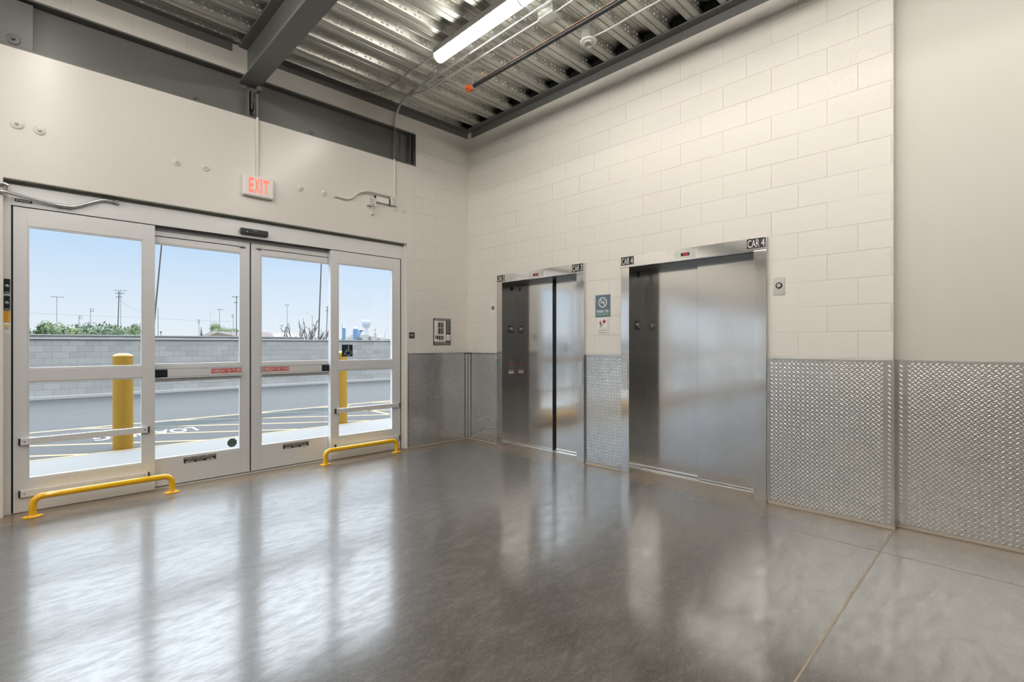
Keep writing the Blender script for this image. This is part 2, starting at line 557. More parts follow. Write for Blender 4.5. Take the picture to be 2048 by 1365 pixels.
    def ring(self, o, u, v, ca, cb, r0, r1, mat, t0=0.0, t1=2 * PI, n=36, lift=0.0012):
        o = Vector(o); u = Vector(u).normalized(); v = Vector(v).normalized(); nrm = u.cross(v)
        vs = []; fs = []
        for i in range(n + 1):
            t = t0 + (t1 - t0) * i / n
            for r in (r0, r1):
                vs.append(o + u * (ca + r * math.cos(t)) + v * (cb + r * math.sin(t)) + nrm * lift)
        for i in range(n):
            fs.append((2 * i, 2 * i + 1, 2 * i + 3, 2 * i + 2))
        return self.add(vs, fs, mat)
    def build(self, name, parent=None, bevel=0.0, seg=2, kind=None, label=None, cat=None, group=None):
        me = bpy.data.meshes.new(name)
        off = Vector(parent['base']) if parent is not None else Vector((0, 0, 0))
        vs = [(p[0] - off.x, p[1] - off.y, p[2] - off.z) for p in self.v]
        me.from_pydata(vs, [], self.f)
        for s_ in self.slots:
            me.materials.append(MATS[s_])
        me.polygons.foreach_set('material_index', self.mi)
        me.polygons.foreach_set('use_smooth', self.sm)
        me.update()
        ob = bpy.data.objects.new(name, me)
        C.objects.link(ob)
        if parent is not None:
            ob.parent = parent
        ob['base'] = (off.x, off.y, off.z)
        if bevel:
            b = ob.modifiers.new('bevel', 'BEVEL')
            b.width = bevel; b.segments = seg; b.limit_method = 'ANGLE'; b.angle_limit = math.radians(50)
            b.harden_normals = False
        if kind: ob['kind'] = kind
        if label: ob['label'] = label
        if cat: ob['category'] = cat
        if group: ob['group'] = group
        return ob

def thing(name, loc, label, cat=None, group=None, kind=None):
    o = bpy.data.objects.new(name, None)
    o.empty_display_size = 0.1
    C.objects.link(o)
    o.location = loc
    o['base'] = tuple(loc)
    o['label'] = label
    if cat: o['category'] = cat
    if group: o['group'] = group
    if kind: o['kind'] = kind
    return o

def arc_path(pts, r, n=6):
    """polyline with rounded corners"""
    pts = [Vector(p) for p in pts]
    out = [pts[0]]
    for i in range(1, len(pts) - 1):
        p = pts[i]; a = (pts[i - 1] - p); b = (pts[i + 1] - p)
        k = min(r, a.length * 0.49, b.length * 0.49)
        A = p + a.normalized() * k; B = p + b.normalized() * k
        for j in range(n + 1):
            t = j / n
            out.append(A * (1 - t) ** 2 + p * (2 * t * (1 - t)) + B * t * t)
    out.append(pts[-1])
    return out

X, Y, Z = (1, 0, 0), (0, 1, 0), (0, 0, 1)
NY = (0, -1, 0)          # reading direction on the elevator wall

# ================================================================== SETTING
ROOM_X, ROOM_Y, H = -13.2, -9.6, 4.60
# floor
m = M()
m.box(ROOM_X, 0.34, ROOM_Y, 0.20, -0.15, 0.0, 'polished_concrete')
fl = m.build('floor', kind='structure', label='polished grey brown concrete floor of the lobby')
m = M()
m.box(ROOM_X, -0.0, -4.899, -4.889, -0.001, 0.0012, 'sealant')
m.build('control_joint', fl, label='tan filled joint line across the floor')
m = M()
m.box(-0.556, -0.552, ROOM_Y, -4.35, -0.001, 0.0010, 'sealant')
m.build('control_joint', fl, label='thin pale saw cut line in the floor')

# entrance wall: smooth painted panel up to the beam, block courses by the corner and on top
OPL, OPR, OPT = -4.655, -1.018, 2.655
m = M()
m.box(OPR, -0.879, 0, 0.2, 0, 3.685, 'smooth_paint')
m.box(-0.879, 0.4, 0, 0.2, 0, 4.6, 'block_y')
m.box(OPL, OPR, 0, 0.2, OPT, 3.685, 'smooth_paint')
m.box(-5.18, OPL, 0, 0.2, 0, 3.685, 'smooth_paint')
m.box(-12.52, -5.18, 0, 0.2, OPT, 3.685, 'smooth_paint')
m.box(-8.88, -8.82, 0, 0.2, 0, OPT, 'smooth_paint')
m.box(ROOM_X, -12.52, 0, 0.2, 0, 3.685, 'smooth_paint')
m.box(ROOM_X, -0.879, 0.15, 0.2, 3.685, 4.11, 'block_y')
m.box(ROOM_X, -0.879, 0, 0.2, 4.112, 4.6, 'block_y')
m.build('wall_left', kind='structure', label='cream entrance wall around the glass sliding doors')
# steel plate lintel on the underside of the opening
m = M()
m.box(OPL, OPR, 0.002, 0.198, OPT - 0.006, OPT, 'lintel_gray')
m.build('trim_1', kind='structure', label='grey steel lintel plate over the glass doors')

# elevator wall
m = M()
E3 = (-0.645, -2.095); E4 = (-2.585, -4.028); ET = 2.272; WE = -4.885
m.box(0, 0.2, 0, E3[0], 0, H, 'block_x')
m.box(0, 0.2, E3[0], E3[1], ET, H, 'block_x')
m.box(0, 0.2, E3[1], E4[0], 0, H, 'block_x')
m.box(0, 0.2, E4[0], E4[1], ET, H, 'block_x')
m.box(0, 0.2, E4[1], WE, 0, H, 'block_x')
m.box(0.34, 0.4, 0, WE, 0, H, 'smooth_paint')
m.build('wall_right', kind='structure', label='cream painted block wall with the two elevators')
m = M()
m.box(0.10, 0.4, WE + 0.0, ROOM_Y, 0, H, 'drywall')
m.build('wall_far_right', kind='structure', label='smooth cream wall set back right of the block wall')
m = M()
m.box(ROOM_X - 0.2, ROOM_X, ROOM_Y, 0.2, 0, H, 'drywall')
m.build('wall_back', kind='structure', label='plain cream wall behind the camera')
m = M(); m.box(ROOM_X, 0.4, ROOM_Y - 0.1, ROOM_Y, 0, H, 'unlit_dark')
m.build('wall_front', kind='structure', label='unseen end wall of the lobby, coloured dark like an unlit space')

# ceiling: corrugated galvanized deck with embossed webs
DZ = 4.383
prof = []
PITCH = 0.312
k = 0
y_end = ROOM_Y
c = -0.144 + PITCH
while c > y_end - 0.2:
    for dy_, dz_ in ((0.156, 0.010), (0.1515, 0.010), (0.148, 0.0), (0.104, 0.0), (0.100, 0.004), (0.096, 0.004),
                     (0.092, 0.002), (0.066, 0.070), (0.060, 0.076), (0.022, 0.076), (0.019, 0.070), (0.013, 0.070), (0.010, 0.076),
                     (-0.010, 0.076), (-0.013, 0.070), (-0.019, 0.070), (-0.022, 0.076), (-0.060, 0.076),
                     (-0.066, 0.070), (-0.092, 0.002), (-0.096, 0.004), (-0.100, 0.004), (-0.104, 0.0), (-0.148, 0.0), (-0.1515, 0.010)):
        prof.append((c + dy_, DZ + dz_))
    c -= PITCH
prof = [p for p in prof if ROOM_Y <= p[0] <= 0.0]
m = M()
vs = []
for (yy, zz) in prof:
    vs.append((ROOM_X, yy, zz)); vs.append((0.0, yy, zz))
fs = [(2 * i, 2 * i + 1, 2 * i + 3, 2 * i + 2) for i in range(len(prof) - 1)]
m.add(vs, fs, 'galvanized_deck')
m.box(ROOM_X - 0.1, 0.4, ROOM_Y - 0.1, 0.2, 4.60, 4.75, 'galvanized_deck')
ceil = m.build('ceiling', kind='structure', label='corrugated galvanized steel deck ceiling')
# embossments on the sloping webs
m = M()
V = []; F = []
def emboss(cy, side, frac, x0, length, hgt):
    # web runs from (0.066, 0.070) to (0.092, 0.002) relative to the flute centre
    ya, za = cy + side * 0.066, DZ + 0.070
    yb, zb = cy + side * 0.092, DZ + 0.002
    d = Vector((0, yb - ya, zb - za)); L_ = d.length; d.normalize()
    nrm = Vector((0, -side * abs(d.z), -abs(d.y)))
    o = Vector((0, ya, za)) + d * (L_ * frac)
    b = len(V)
    for (a_, s_, lift) in ((0, -1, 0), (length, -1, 0), (length, 1, 0), (0, 1, 0), (0.004, -0.6, 1), (length - 0.004, -0.6, 1), (length - 0.004, 0.6, 1), (0.004, 0.6, 1)):
        p = o + d * (s_ * hgt) + nrm * (0.0035 * lift)
        V.append((x0 + a_, p.y, p.z))
    for f in ((4, 5, 6, 7), (0, 1, 5, 4), (1, 2, 6, 5), (2, 3, 7, 6), (3, 0, 4, 7)):
        F.append(tuple(b + i for i in f))
cy = -0.144
while cy > -5.2:
    for side in (1, -1):
        for frac in (0.28, 0.72):
            xx = -5.6 + (0.02 if frac > 0.5 else 0)
            while xx < -0.15:
                emboss(cy, side, frac, xx, 0.026, 0.008)
                emboss(cy, side, frac, xx + 0.052, 0.026, 0.008)
                xx += 0.157
    cy -= PITCH
m.add(V, F, 'deck_glint')
m.build('deck_embossing', ceil, label='rows of small pressed ribs along the deck flutes, whitened like glints')
# black blocks closing the flute ends over the elevator wall
m = M()
cy = -0.144
while cy > ROOM_Y + 0.2:
    m.poly([(-0.085, cy - 0.088, DZ + 0.004), (-0.085, cy + 0.088, DZ + 0.004), (-0.085, cy + 0.060, DZ + 0.0745), (-0.085, cy - 0.060, DZ + 0.0745)], (0.075, 0, 0), 'flute_black')
    cy -= PITCH
m.build('flute_closure', ceil, label='black blocks in the deck flute ends')

# ledger angles
def angle_mesh(kind_, a0, a1):
    m = M()
    if kind_ == 'y':       # on the elevator wall, runs along y
        m.box(-0.009, 0.0, a0, a1, 4.286, 4.377, 'steel_gray')
        m.box(-0.105, 0.0, a0, a1, 4.369, 4.3815, 'steel_gray')
    else:
        m.box(a0, a1, -0.009, 0.0, 4.297, 4.384, 'steel_gray')
        m.box(a0, a1, -0.085, 0.0, 4.376, 4.3825, 'steel_gray')
    return m
angle_mesh('y', -0.085, -3.26).build('trim_2', kind='structure', label='dark grey steel ledger angle above the elevators, near the corner', bevel=0.002)
angle_mesh('y', -3.266, ROOM_Y).build('trim_3', kind='structure', label='dark grey steel ledger angle above the elevators, right length', bevel=0.002)
angle_mesh('x', -2.77, -0.012).build('trim_4', kind='structure', label='dark grey steel ledger angle over the entrance right of the beam', bevel=0.002)
angle_mesh('x', ROOM_X, -3.055).build('trim_5', kind='structure', label='dark grey steel ledger angle over the entrance left of the beam', bevel=0.002)
m = M()
m.box(-0.02, 0.0, -0.02, 0.0, 4.30, 4.375, 'smooth_paint')

# wide flange beam set in the entrance wall
wb = thing('wall_beam', (-5.0, 0.05, 3.687), 'long dark grey steel beam set in the wall above the doors', kind='structure')
m = M()
m.box(ROOM_X, -0.90, 0.085, 0.097, 3.70, 4.10, 'steel_gray')
m.box(ROOM_X, -0.885, 0.0, 0.15, 4.097, 4.112, 'steel_gray')
m.box(ROOM_X, -0.885, 0.0, 0.15, 3.686, 3.702, 'steel_gray')
m.build('beam_web_and_flanges', wb, bevel=0.002)
m = M(); m.box(-4.80, -4.485, 0.035, 0.085, 3.716, 4.085, 'steel_gray')
m.build('cover_plate', wb, bevel=0.003)
m = M(); m.box(-1.075, -0.99, 0.070, 0.085, 3.71, 4.08, 'steel_gray'); m.box(-0.965, -0.957, 0.004, 0.085, 3.702, 4.097, 'steel_gray')
m.box(-0.893, -0.879, 0.0, 0.13, 3.69, 4.10, 'steel_gray')
m.build('end_stiffener', wb, bevel=0.001)
m = M()
m.box(-2.905, -2.893, 0.004, 0.085, 3.705, 4.0, 'steel_gray')
m.box(-2.87, -2.862, 0.005, 0.085, 3.78, 3.98, 'steel_gray')
m.poly([(-2.834, 0.01, 3.86), (-2.834, 0.01, 3.735), (-2.850, 0.06, 3.705), (-2.858, 0.08, 3.86)], (-0.006, 0, 0), 'steel_gray')
m.build('web_stiffener', wb)

# girder crossing the ceiling
gd = thing('ceiling_beam', (-2.905, -3.0, 3.995), 'big dark grey steel beam crossing the ceiling towards the doors', kind='structure')
m = M()
m.box(-2.995, -2.812, ROOM_Y, 0.0, 3.995, 4.010, 'steel_gray')
m.box(-2.912, -2.902, ROOM_Y, 0.0, 4.010, 4.366, 'steel_gray')
m.box(-2.995, -2.812, ROOM_Y, 0.0, 4.366, 4.3815, 'steel_gray')
m.build('beam_section', gd, bevel=0.002)

# ------------------------------------------------------------------ diamond plate wainscots
def lug_panel(m, o, u, v, w_, h_, a=0.0335):
    o = Vector(o); u = Vector(u); v = Vector(v); n = u.cross(v)
    nu = int(w_ / a) + 1; nv = int(h_ / a) + 1
    Ls, Ws, Hs = 0.0130, 0.0028, 0.0011
    shape = [(-Ls, 0, 0), (-Ls * .45, -Ws, 0), (Ls * .45, -Ws, 0), (Ls, 0, 0), (Ls * .45, Ws, 0), (-Ls * .45, Ws, 0), (-Ls * .62, 0, Hs), (Ls * .62, 0, Hs)]
    faces = [(0, 1, 6), (1, 2, 7, 6), (2, 3, 7), (3, 4, 7), (4, 5, 6, 7), (5, 0, 6)]
    VV = []; FF = []
    for i in range(nu):
        for j in range(nv):
            for q in (0, 1):
                cu = (i + 0.3 + 0.5 * q) * a; cv_ = (j + 0.45 + 0.5 * q) * a
                if cu < 0.011 or cu > w_ - 0.011 or cv_ < 0.008 or cv_ > h_ - 0.022:
                    continue
                th = math.radians(38 if q == 0 else -38)
                ct, st2 = math.cos(th), math.sin(th)
                b = len(VV)
                for (px, py, pz) in shape:
                    VV.append(o + u * (cu + px * ct - py * st2) + v * (cv_ + px * st2 + py * ct) + n * pz)
                for f in faces:
                    FF.append(tuple(b + t for t in f))
    m.add(VV, FF, 'plate_lug')

def wainscot(name_label, o, u, w_, h_=1.215, z0=0.018, screws=(), lugs=True):
    """o: lower left corner on the wall seen from the room"""
    o = Vector(o); u = Vector(u); v = Vector(Z); n = u.cross(v)
    base = o + u * (w_ / 2)
    t = thing('diamond_plate_panel', (base.x, base.y, 0), name_label, 'wall panel', 'diamond plate panels along the lower walls')
    m = M()
    P = [o + v * z0, o + u * w_ + v * z0, o + u * w_ + v * (z0 + h_), o + v * (z0 + h_)]
    m.poly([p + n * 0.0015 for p in P], n * 0.0025, 'diamond_plate')
    lug_panel(m, o + v * z0 + n * 0.004, u, v, w_, h_)
    m.build('plate', t)
    for (a, b) in screws:
        s = M(); p = o + u * a + v * (z0 + b) + n * 0.004
        s.lathe(p, n, [(0, 0.007), (0.002, 0.0065), (0.0035, 0.004)], 'fitting', 10)
        s.build('screw', t)
    return t
def edge_screws(w_, h_=1.215):
    out = []
    for a in (0.05, w_ / 2, w_ - 0.05):
        out += [(a, h_ - 0.012), (a, 0.03)]
    out.append((w_ / 2, h_ / 2))
    return out
wainscot('short diamond plate panel between the glass doors and the corner', (-1.008, 0, 0), X, 0.945, screws=edge_screws(0.945))
wainscot('narrow diamond plate panel between the corner and the left elevator', (0, -0.065, 0), NY, 0.575, screws=edge_screws(0.575))
wainscot('bright diamond plate panel between the two elevators', (0, -2.10, 0), NY, 0.482, screws=edge_screws(0.482))
wainscot('diamond plate panel right of the right elevator', (0, -4.036, 0), NY, 0.80, screws=edge_screws(0.80))
wainscot('long diamond plate panel on the smooth wall at far right', (0.10, -4.94, 0), NY, 3.4, screws=[(0.05, .6), (0.35, 1.2), (0.37, .57), (0.9, 1.2)])
# corner guards
cg = thing('corner_guard', (0, 0, 0), 'bright diamond plate strip covering the inside wall corner', 'corner guard')
m = M()
m.box(-0.063, -0.002, -0.0065, 0.0, 0.018, 1.234, 'diamond_plate'); m.box(-0.0065, 0.0, -0.065, -0.002, 0.018, 1.234, 'diamond_plate')
lug_panel(m, (-0.063, -0.0065, 0.018), Vector(X), Vector(Z), 0.063, 1.216, 0.03)
lug_panel(m, (-0.0065, -0.0, 0.018), Vector(NY), Vector(Z), 0.065, 1.216, 0.03)
m.build('angle_strip', cg)
cg = thing('corner_guard', (0, -4.885, 0), 'diamond plate strip wrapping the outside corner at the end of the block wall', 'corner guard')
m = M()
m.box(-0.006, 0.0, -4.836, -4.885, 0.018, 1.236, 'diamond_plate')
m.box(-0.006, 0.10, -4.885, -4.891, 0.018, 1.236, 'diamond_plate')
m.box(0.092, 0.10, -4.891, -4.94, 0.018, 1.236, 'diamond_plate')
lug_panel(m, (-0.006, -4.837, 0.018), Vector(NY), Vector(Z), 0.05, 1.216, 0.0335)
lug_panel(m, (0.092, -4.892, 0.018), Vector(NY), Vector(Z), 0.048, 1.216, 0.0335)
m.build('angle_strip', cg)
# caulk at the foot of the panels
m = M()
m.box(-1.008, 0, -0.012, 0, 0, 0.018, 'caulk'); m.box(-0.012, 0, 0, -0.64, 0, 0.018, 'caulk')
m.box(-0.012, 0, -2.10, -2.582, 0, 0.018, 'caulk'); m.box(-0.012, 0, -4.032, -4.885, 0, 0.018, 'caulk')
m.box(-0.012, 0.1, -4.885, -4.897, 0, 0.018, 'caulk'); m.box(0.085, 0.1, -4.897, -8.4, 0, 0.018, 'caulk')
m.build('baseboard_right', kind='structure', label='line of tan sealant at the foot of the walls')

# ================================================================== ENTRANCE DOORS
FY, SY = 0.060, 0.132            # face of frame / sidelights, face of the sliding panels
def frame_rails(m, x0, x1, z0, z1, stile, rails, y0, y1, mat, right_stile=None):
    """rails: list of (zlow, zhigh) horizontal members"""
    rs = stile if right_stile is None else right_stile
    m.box(x0, x0 + stile, y0, y1, z0, z1, mat)
    m.box(x1 - rs, x1, y0, y1, z0, z1, mat)
    for a, b in rails:
        m.box(x0 + stile, x1 - rs, y0, y1, a, b, mat)

def glazing_bead(m, x0, x1, z0, z1, y0, mat='anodized', w_=0.012):
    m.box(x0, x1, y0 + 0.004, y0 + 0.03, z0, z0 + w_, mat); m.box(x0, x1, y0 + 0.004, y0 + 0.03, z1 - w_, z1, mat)
    m.box(x0, x0 + w_, y0 + 0.004, y0 + 0.03, z0 + w_, z1 - w_, mat); m.box(x1 - w_, x1, y0 + 0.004, y0 + 0.03, z0 + w_, z1 - w_, mat)

d1 = thing('door_1', (-2.84, 0.1, 0), 'pair of automatic glass sliding doors with side panels', kind='structure')
m = M()
m.box(OPL, -4.613, FY, 0.2, 0, 2.622, 'anodized')
m.box(-1.062, OPR - 0.018, FY, 0.2, 0, 2.622, 'anodized')
m.box(OPR - 0.018, OPR, 0.03, 0.2, 0, OPT - 0.006, 'cream_metal')
m.box(-4.613, -1.062, FY, 0.125, 2.457, 2.622, 'anodized')
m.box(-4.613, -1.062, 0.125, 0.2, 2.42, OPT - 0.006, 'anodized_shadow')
m.box(OPL, OPR - 0.018, 0.080, 0.125, 2.622, OPT - 0.006, 'lintel_gray')
m.box(-4.613, -4.601, FY + 0.012, 0.2, 0.0, 2.452, 'black_rubber')
m.box(-1.078, -1.062, FY + 0.012, 0.2, 0.0, 2.452, 'black_rubber')
m.box(-4.60, -1.078, FY + 0.004, 0.10, 2.4515, 2.457, 'black_rubber')
fr1 = m.build('door_frame', d1, bevel=0.0015)
m = M()
m.box(-4.61, -1.066, 0.07, 0.2, 0.0, 0.006, 'aluminium_sill')
m.build('threshold', d1)

def sidelight(x0, x1, gx0, gx1, lbl, b0, b1):
    m = M()
    frame_rails(m, x0, x1, 0.004, 2.449, gx0 - x0, [(0.004, 0.262), (1.048, 1.150), (2.306, 2.449)], FY, 0.125, 'anodized', x1 - gx1)
    glazing_bead(m, gx0, gx1, 1.150, 2.306, FY); glazing_bead(m, gx0, gx1, 0.262, 1.048, FY)
    s = m.build('side_panel', d1, bevel=0.0015, label=lbl)
    for (a, b) in ((0.262, 1.048), (1.150, 2.306)):
        g = M(); g.box(gx0, gx1, 0.086, 0.092, a, b, 'door_glass'); g.build('glass_pane', s)
    for zc in (0.570, 0.152):
        g = M()
        g.box(b0 + 0.012, b1 - 0.012, 0.036, FY, zc - 0.026, zc + 0.026, 'anodized')
        g.box(b0, b0 + 0.012, 0.034, FY, zc - 0.027, zc + 0.027, 'black_rubber')
        g.box(b1 - 0.012, b1, 0.034, FY, zc - 0.027, zc + 0.027, 'black_rubber')
        for xx in (b0 + 0.035, b1 - 0.035):
            g.lathe((xx, 0.036, zc), NY, [(0, 0.006), (0.002, 0.005)], 'fitting', 10)
        g.build('guard_bar', s, bevel=0.001)
    return s
sl1 = sidelight(-4.601, -3.678, -4.520, -3.768, 'fixed left side panel', -4.572, -3.722)
sl2 = sidelight(-2.005, -1.078, -1.915, -1.184, 'fixed right side panel', -1.958, -1.098)

def slider(x0, x1, gx0, gx1, lbl, inner_right):
    m = M()
    frame_rails(m, x0, x1, 0.012, 2.418, gx0 - x0, [(0.012, 0.262), (1.120, 1.155), (2.305, 2.365)], SY, 0.178, 'anodized', x1 - gx1)
    m.box(gx0, gx1, SY - 0.004, 0.178, 2.372, 2.418, 'anodized')
    m.box(gx0, gx1, SY + 0.012, 0.170, 2.365, 2.372, 'black_rubber')
    m.box(x0, x1, SY + 0.01, 0.17, 0.004, 0.012, 'black_rubber')
    m.box(gx0, gx1, SY, 0.178, 1.005, 1.030, 'anodized')
    glazing_bead(m, gx0, gx1, 1.155, 2.305, SY); glazing_bead(m, gx0, gx1, 0.262, 1.005, SY)
    s = m.build('sliding_panel', d1, bevel=0.0015, label=lbl)
    for (a, b) in ((0.262, 1.005), (1.155, 2.305)):
        g = M(); g.box(gx0, gx1, 0.152, 0.158, a, b, 'door_glass'); g.build('glass_pane', s)
    g = M(); g.box(gx0, gx1, 0.162, 0.176, 0.555, 0.605, 'clear_rail'); g.build('guard_rail', s, bevel=0.004, label='pale translucent rail across the lower glass')
    return s
sp1 = slider(-3.73, -2.850, -3.72, -2.935, 'left sliding panel', True)
sp2 = slider(-2.836, -1.965, -2.742, -1.975, 'right sliding panel', False)
m = M(); m.box(-2.850, -2.836, 0.145, 0.172, 0.012, 2.418, 'black_rubber')
m.build('meeting_seal', d1, label='black rubber seal between the sliding panels')
def push_bar(s, a, b, capL, lab0, lab1):
    g = M()
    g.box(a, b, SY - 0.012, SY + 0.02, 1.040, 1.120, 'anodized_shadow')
    g.box(a, b, SY - 0.030, SY - 0.012, 1.028, 1.040, 'anodized')
    ca, cb = (a, a + 0.097) if capL else (b - 0.097, b)
    g.box(ca, cb, SY - 0.034, SY - 0.012, 1.040, 1.111, 'black_plastic')
    xa, xb = (a + 0.097, b - 0.006) if capL else (a + 0.006, b - 0.097)
    g.box(xa, xb, SY - 0.031, SY - 0.012, 1.043, 1.108, 'anodized')
    g.box(lab0, lab1, SY - 0.0318, SY - 0.031, 1.062, 1.107, 'sign_red')
    g.text('IN EMERGENCY PUSH TO OPEN', (lab0 + 0.006, SY - 0.0318, 1.069), X, Z, lab1 - lab0 - 0.012, 0.031, 'sign_white', 0.012)
    g.box(a, b, SY + 0.002, SY + 0.03, 1.005, 1.022, 'black_rubber' if capL else 'anodized_shadow')
    g.build('push_bar', s, bevel=0.001)
push_bar(sp1, -3.672, -2.932, True, -3.213, -2.940)
push_bar(sp2, -2.740, -1.995, False, -2.732, -2.462)
def caution(s, a, b, z0, z1):
    g = M()
    y_ = SY - 0.0012
    g.box(a, b, y_, SY, z0, z1, 'sign_black')
    w_, h_ = b - a, z1 - z0
    g.text('CAUTION AUTOMATIC SLIDING DOOR', (a + 0.005, y_, z0 + h_ * 0.70), X, Z, w_ - 0.01, h_ * 0.22, 'sign_white', 0.02)
    g.text('Door may close without warning', (a + w_ * 0.12, y_, z0 + h_ * 0.38), X, Z, w_ * 0.76, h_ * 0.24, 'sign_white', 0.01)
    g.text('STANLEY', (a + w_ * 0.40, y_, z0 + h_ * 0.10), X, Z, w_ * 0.20, h_ * 0.16, 'sign_white', 0.02)
    for sgn, c0 in ((-1, a + w_ * 0.04), (1, b - w_ * 0.04)):
        tip = c0 - (a if True else 0)
        o_ = (c0, y_, z0 + h_ * 0.18)
        g.flat(o_, X, Z, [(0, 0), (-sgn * 0.02, -h_ * 0.13), (-sgn * 0.02, -h_ * 0.06), (-sgn * w_ * 0.27, -h_ * 0.06), (-sgn * w_ * 0.27, h_ * 0.06), (-sgn * 0.02, h_ * 0.06), (-sgn * 0.02, h_ * 0.13)], 'sign_white', 0.0005, 0.0004)
    g.build('caution_sticker', s)
caution(sp1, -3.440, -3.163, 0.195, 0.249)
caution(sp2, -2.514, -2.232, 0.195, 0.249)
g = M()
oc = [(0.047 * math.cos(PI / 8 + i * PI / 4), 0.047 * math.sin(PI / 8 + i * PI / 4)) for i in range(8)]
g.flat((-3.012, 0.151, 0.334), X, Z, oc, 'octagon_green', 0.0, 0.001)
g.text('TYCO', (-3.040, 0.1495, 0.324), X, Z, 0.056, 0.022, 'sign_black', 0.02)
g.ring((-3.012, 0.1495, 0.334), X, Z, 0, 0, 0.040, 0.042, 'sign_black', n=8, t0=PI / 8, t1=PI / 8 + 2 * PI)
g.build('alarm_sticker', sp1, label='dark green octagonal sticker low on the glass')
g = M()
o_ = Vector((-1.857, 0.0858, 1.205))
g.box(-1.857, -1.722, 0.0845, 0.0858, 1.205, 1.347, 'sign_navy')
o_ = (-1.857, 0.0845, 1.205)
g.ring(o_, X, Z, 0.083, 0.045, 0.028, 0.034, 'paper_gray', t0=-2.6, t1=1.0)
g.ring(o_, X, Z, 0.083, 0.122, 0.0, 0.009, 'paper_gray')
g.rect(o_, X, Z, 0.080, 0.088, 0.064, 0.114, 'paper_gray')
g.rect(o_, X, Z, 0.055, 0.088, 0.084, 0.090, 'paper_gray')
g.flat(o_, X, Z, [(0.086, 0.068), (0.082, 0.062), (0.052, 0.062), (0.036, 0.018), (0.022, 0.024), (0.024, 0.030), (0.032, 0.027), (0.046, 0.070)], 'paper_gray')
g.build('access_sticker', sl2, label='dark blue wheelchair symbol sticker on the upper glass')
# latch hardware on the meeting stiles
for xx, s in ((-2.93, -1), (-2.76, 1)):
    g = M()
    g.box(xx - 0.035, xx + 0.035, SY - 0.008, SY - 0.003, 2.366, 2.376, 'fitting')
    g.box(xx - 0.015, xx + 0.035 if s < 0 else xx + 0.02, SY - 0.008, SY, 2.356, 2.362, 'black_rubber')
    g.build('top_latch', sp1 if s < 0 else sp2)

# second entrance of the same kind further left along the wall (seen mirrored in the elevator doors)
def copy_tree(o, parent=None):
    c_ = o.copy(); C.objects.link(c_)
    if parent is not None: c_.parent = parent
    for ch in list(o.children):
        copy_tree(ch, c_)
    return c_
d2 = copy_tree(d1)
d2.name = 'door_2'
d2.location.x -= 4.17
d2['label'] = 'second pair of glass sliding doors further left along the wall'
d3 = copy_tree(d1)
d3.name = 'door_3'
d3.location.x -= 7.86
d3['label'] = 'third pair of glass sliding doors at the far left end of the wall'

# things on the door header and jamb
ms = thing('motion_sensor', (-2.832, 0.03, 2.515), 'black motion sensor bar with a tiny green light above the doors', 'sensor')
m = M(); m.box(-2.968, -2.700, 0.018, FY, 2.487, 2.547, 'black_plastic'); m.build('housing', ms, bevel=0.010, seg=3)
m = M(); m.box(-2.958, -2.710, 0.0155, 0.022, 2.489, 2.506, 'black_rubber'); m.build('lens_strip', ms, bevel=0.002)
m = M(); m.lathe((-2.908, 0.0182, 2.512), NY, [(0, 0.004), (0.001, 0.003)], 'led_green', 10); m.build('indicator_light', ms)
m = M(); m.text('STANLEY', (-2.850, 0.0175, 2.527), X, Z, 0.04, 0.007, 'paper_gray'); m.build('lettering', ms)

m = M(); m.box(-4.592, -4.492, FY - 0.0015, FY, 2.488, 2.513, 'sign_black')
m.text('STANLEY', (-4.586, FY - 0.0015, 2.4935), X, Z, 0.088, 0.014, 'sign_white', 0.03)
m.build('name_plate', label='small black plate with white letters at the left end of the door header', cat='sign')

def key_switch(zc, lbl):
    t = thing('key_switch', (-4.635, FY, zc - 0.055), lbl, 'switch', 'key switches on the left door jamb')
    m = M(); m.box(-4.652, -4.618, FY - 0.014, FY, zc - 0.057, zc + 0.057, 'black_plastic'); m.build('switch_plate', t, bevel=0.004)
    m = M(); m.lathe((-4.635, FY - 0.014, zc), NY, [(0, 0.012), (0.008, 0.011), (0.009, 0.006)], 'chrome', 16)
    m.box(-4.637, -4.633, FY - 0.026, FY - 0.022, zc - 0.004, zc + 0.004, 'black_rubber'); m.build('key_cylinder', t)
    m = M(); m.box(-4.648, -4.622, FY - 0.0148, FY - 0.014, zc - 0.052, zc - 0.047, 'paper_gray'); m.build('marking', t)
key_switch(1.811, 'black key switch on the left door jamb, upper one')
key_switch(1.678, 'black key switch on the left door jamb, lower one above the yellow label')
m = M(); m.box(-4.654, -4.617, FY - 0.001, FY, 1.528, 1.614, 'sign_yellow')
for i in range(10):
    m.box(-4.650, -4.624 - 0.004 * (i % 3), FY - 0.0016, FY - 0.001, 1.537 + i * 0.0070, 1.539 + i * 0.0070, 'sign_red')
m.box(-4.654, -4.617, FY - 0.0016, FY - 0.001, 1.526, 1.530, 'sign_red')
m.build('warning_label', label='tall yellow warning label on the left door jamb below the switches', cat='sticker')
m = M(); m.box(-4.654, -4.617, FY - 0.001, FY, 1.438, 1.524, 'sign_white')
m.box(-4.654, -4.620, FY - 0.0016, FY - 0.001, 1.492, 1.503, 'sign_yellow')
for i in range(4):
    m.box(-4.648, -4.624, FY - 0.0016, FY - 0.001, 1.466 + i * 0.006, 1.468 + i * 0.006, 'sign_black')
m.build('instruction_label', label='white and yellow instruction label on the left door jamb', cat='sticker')

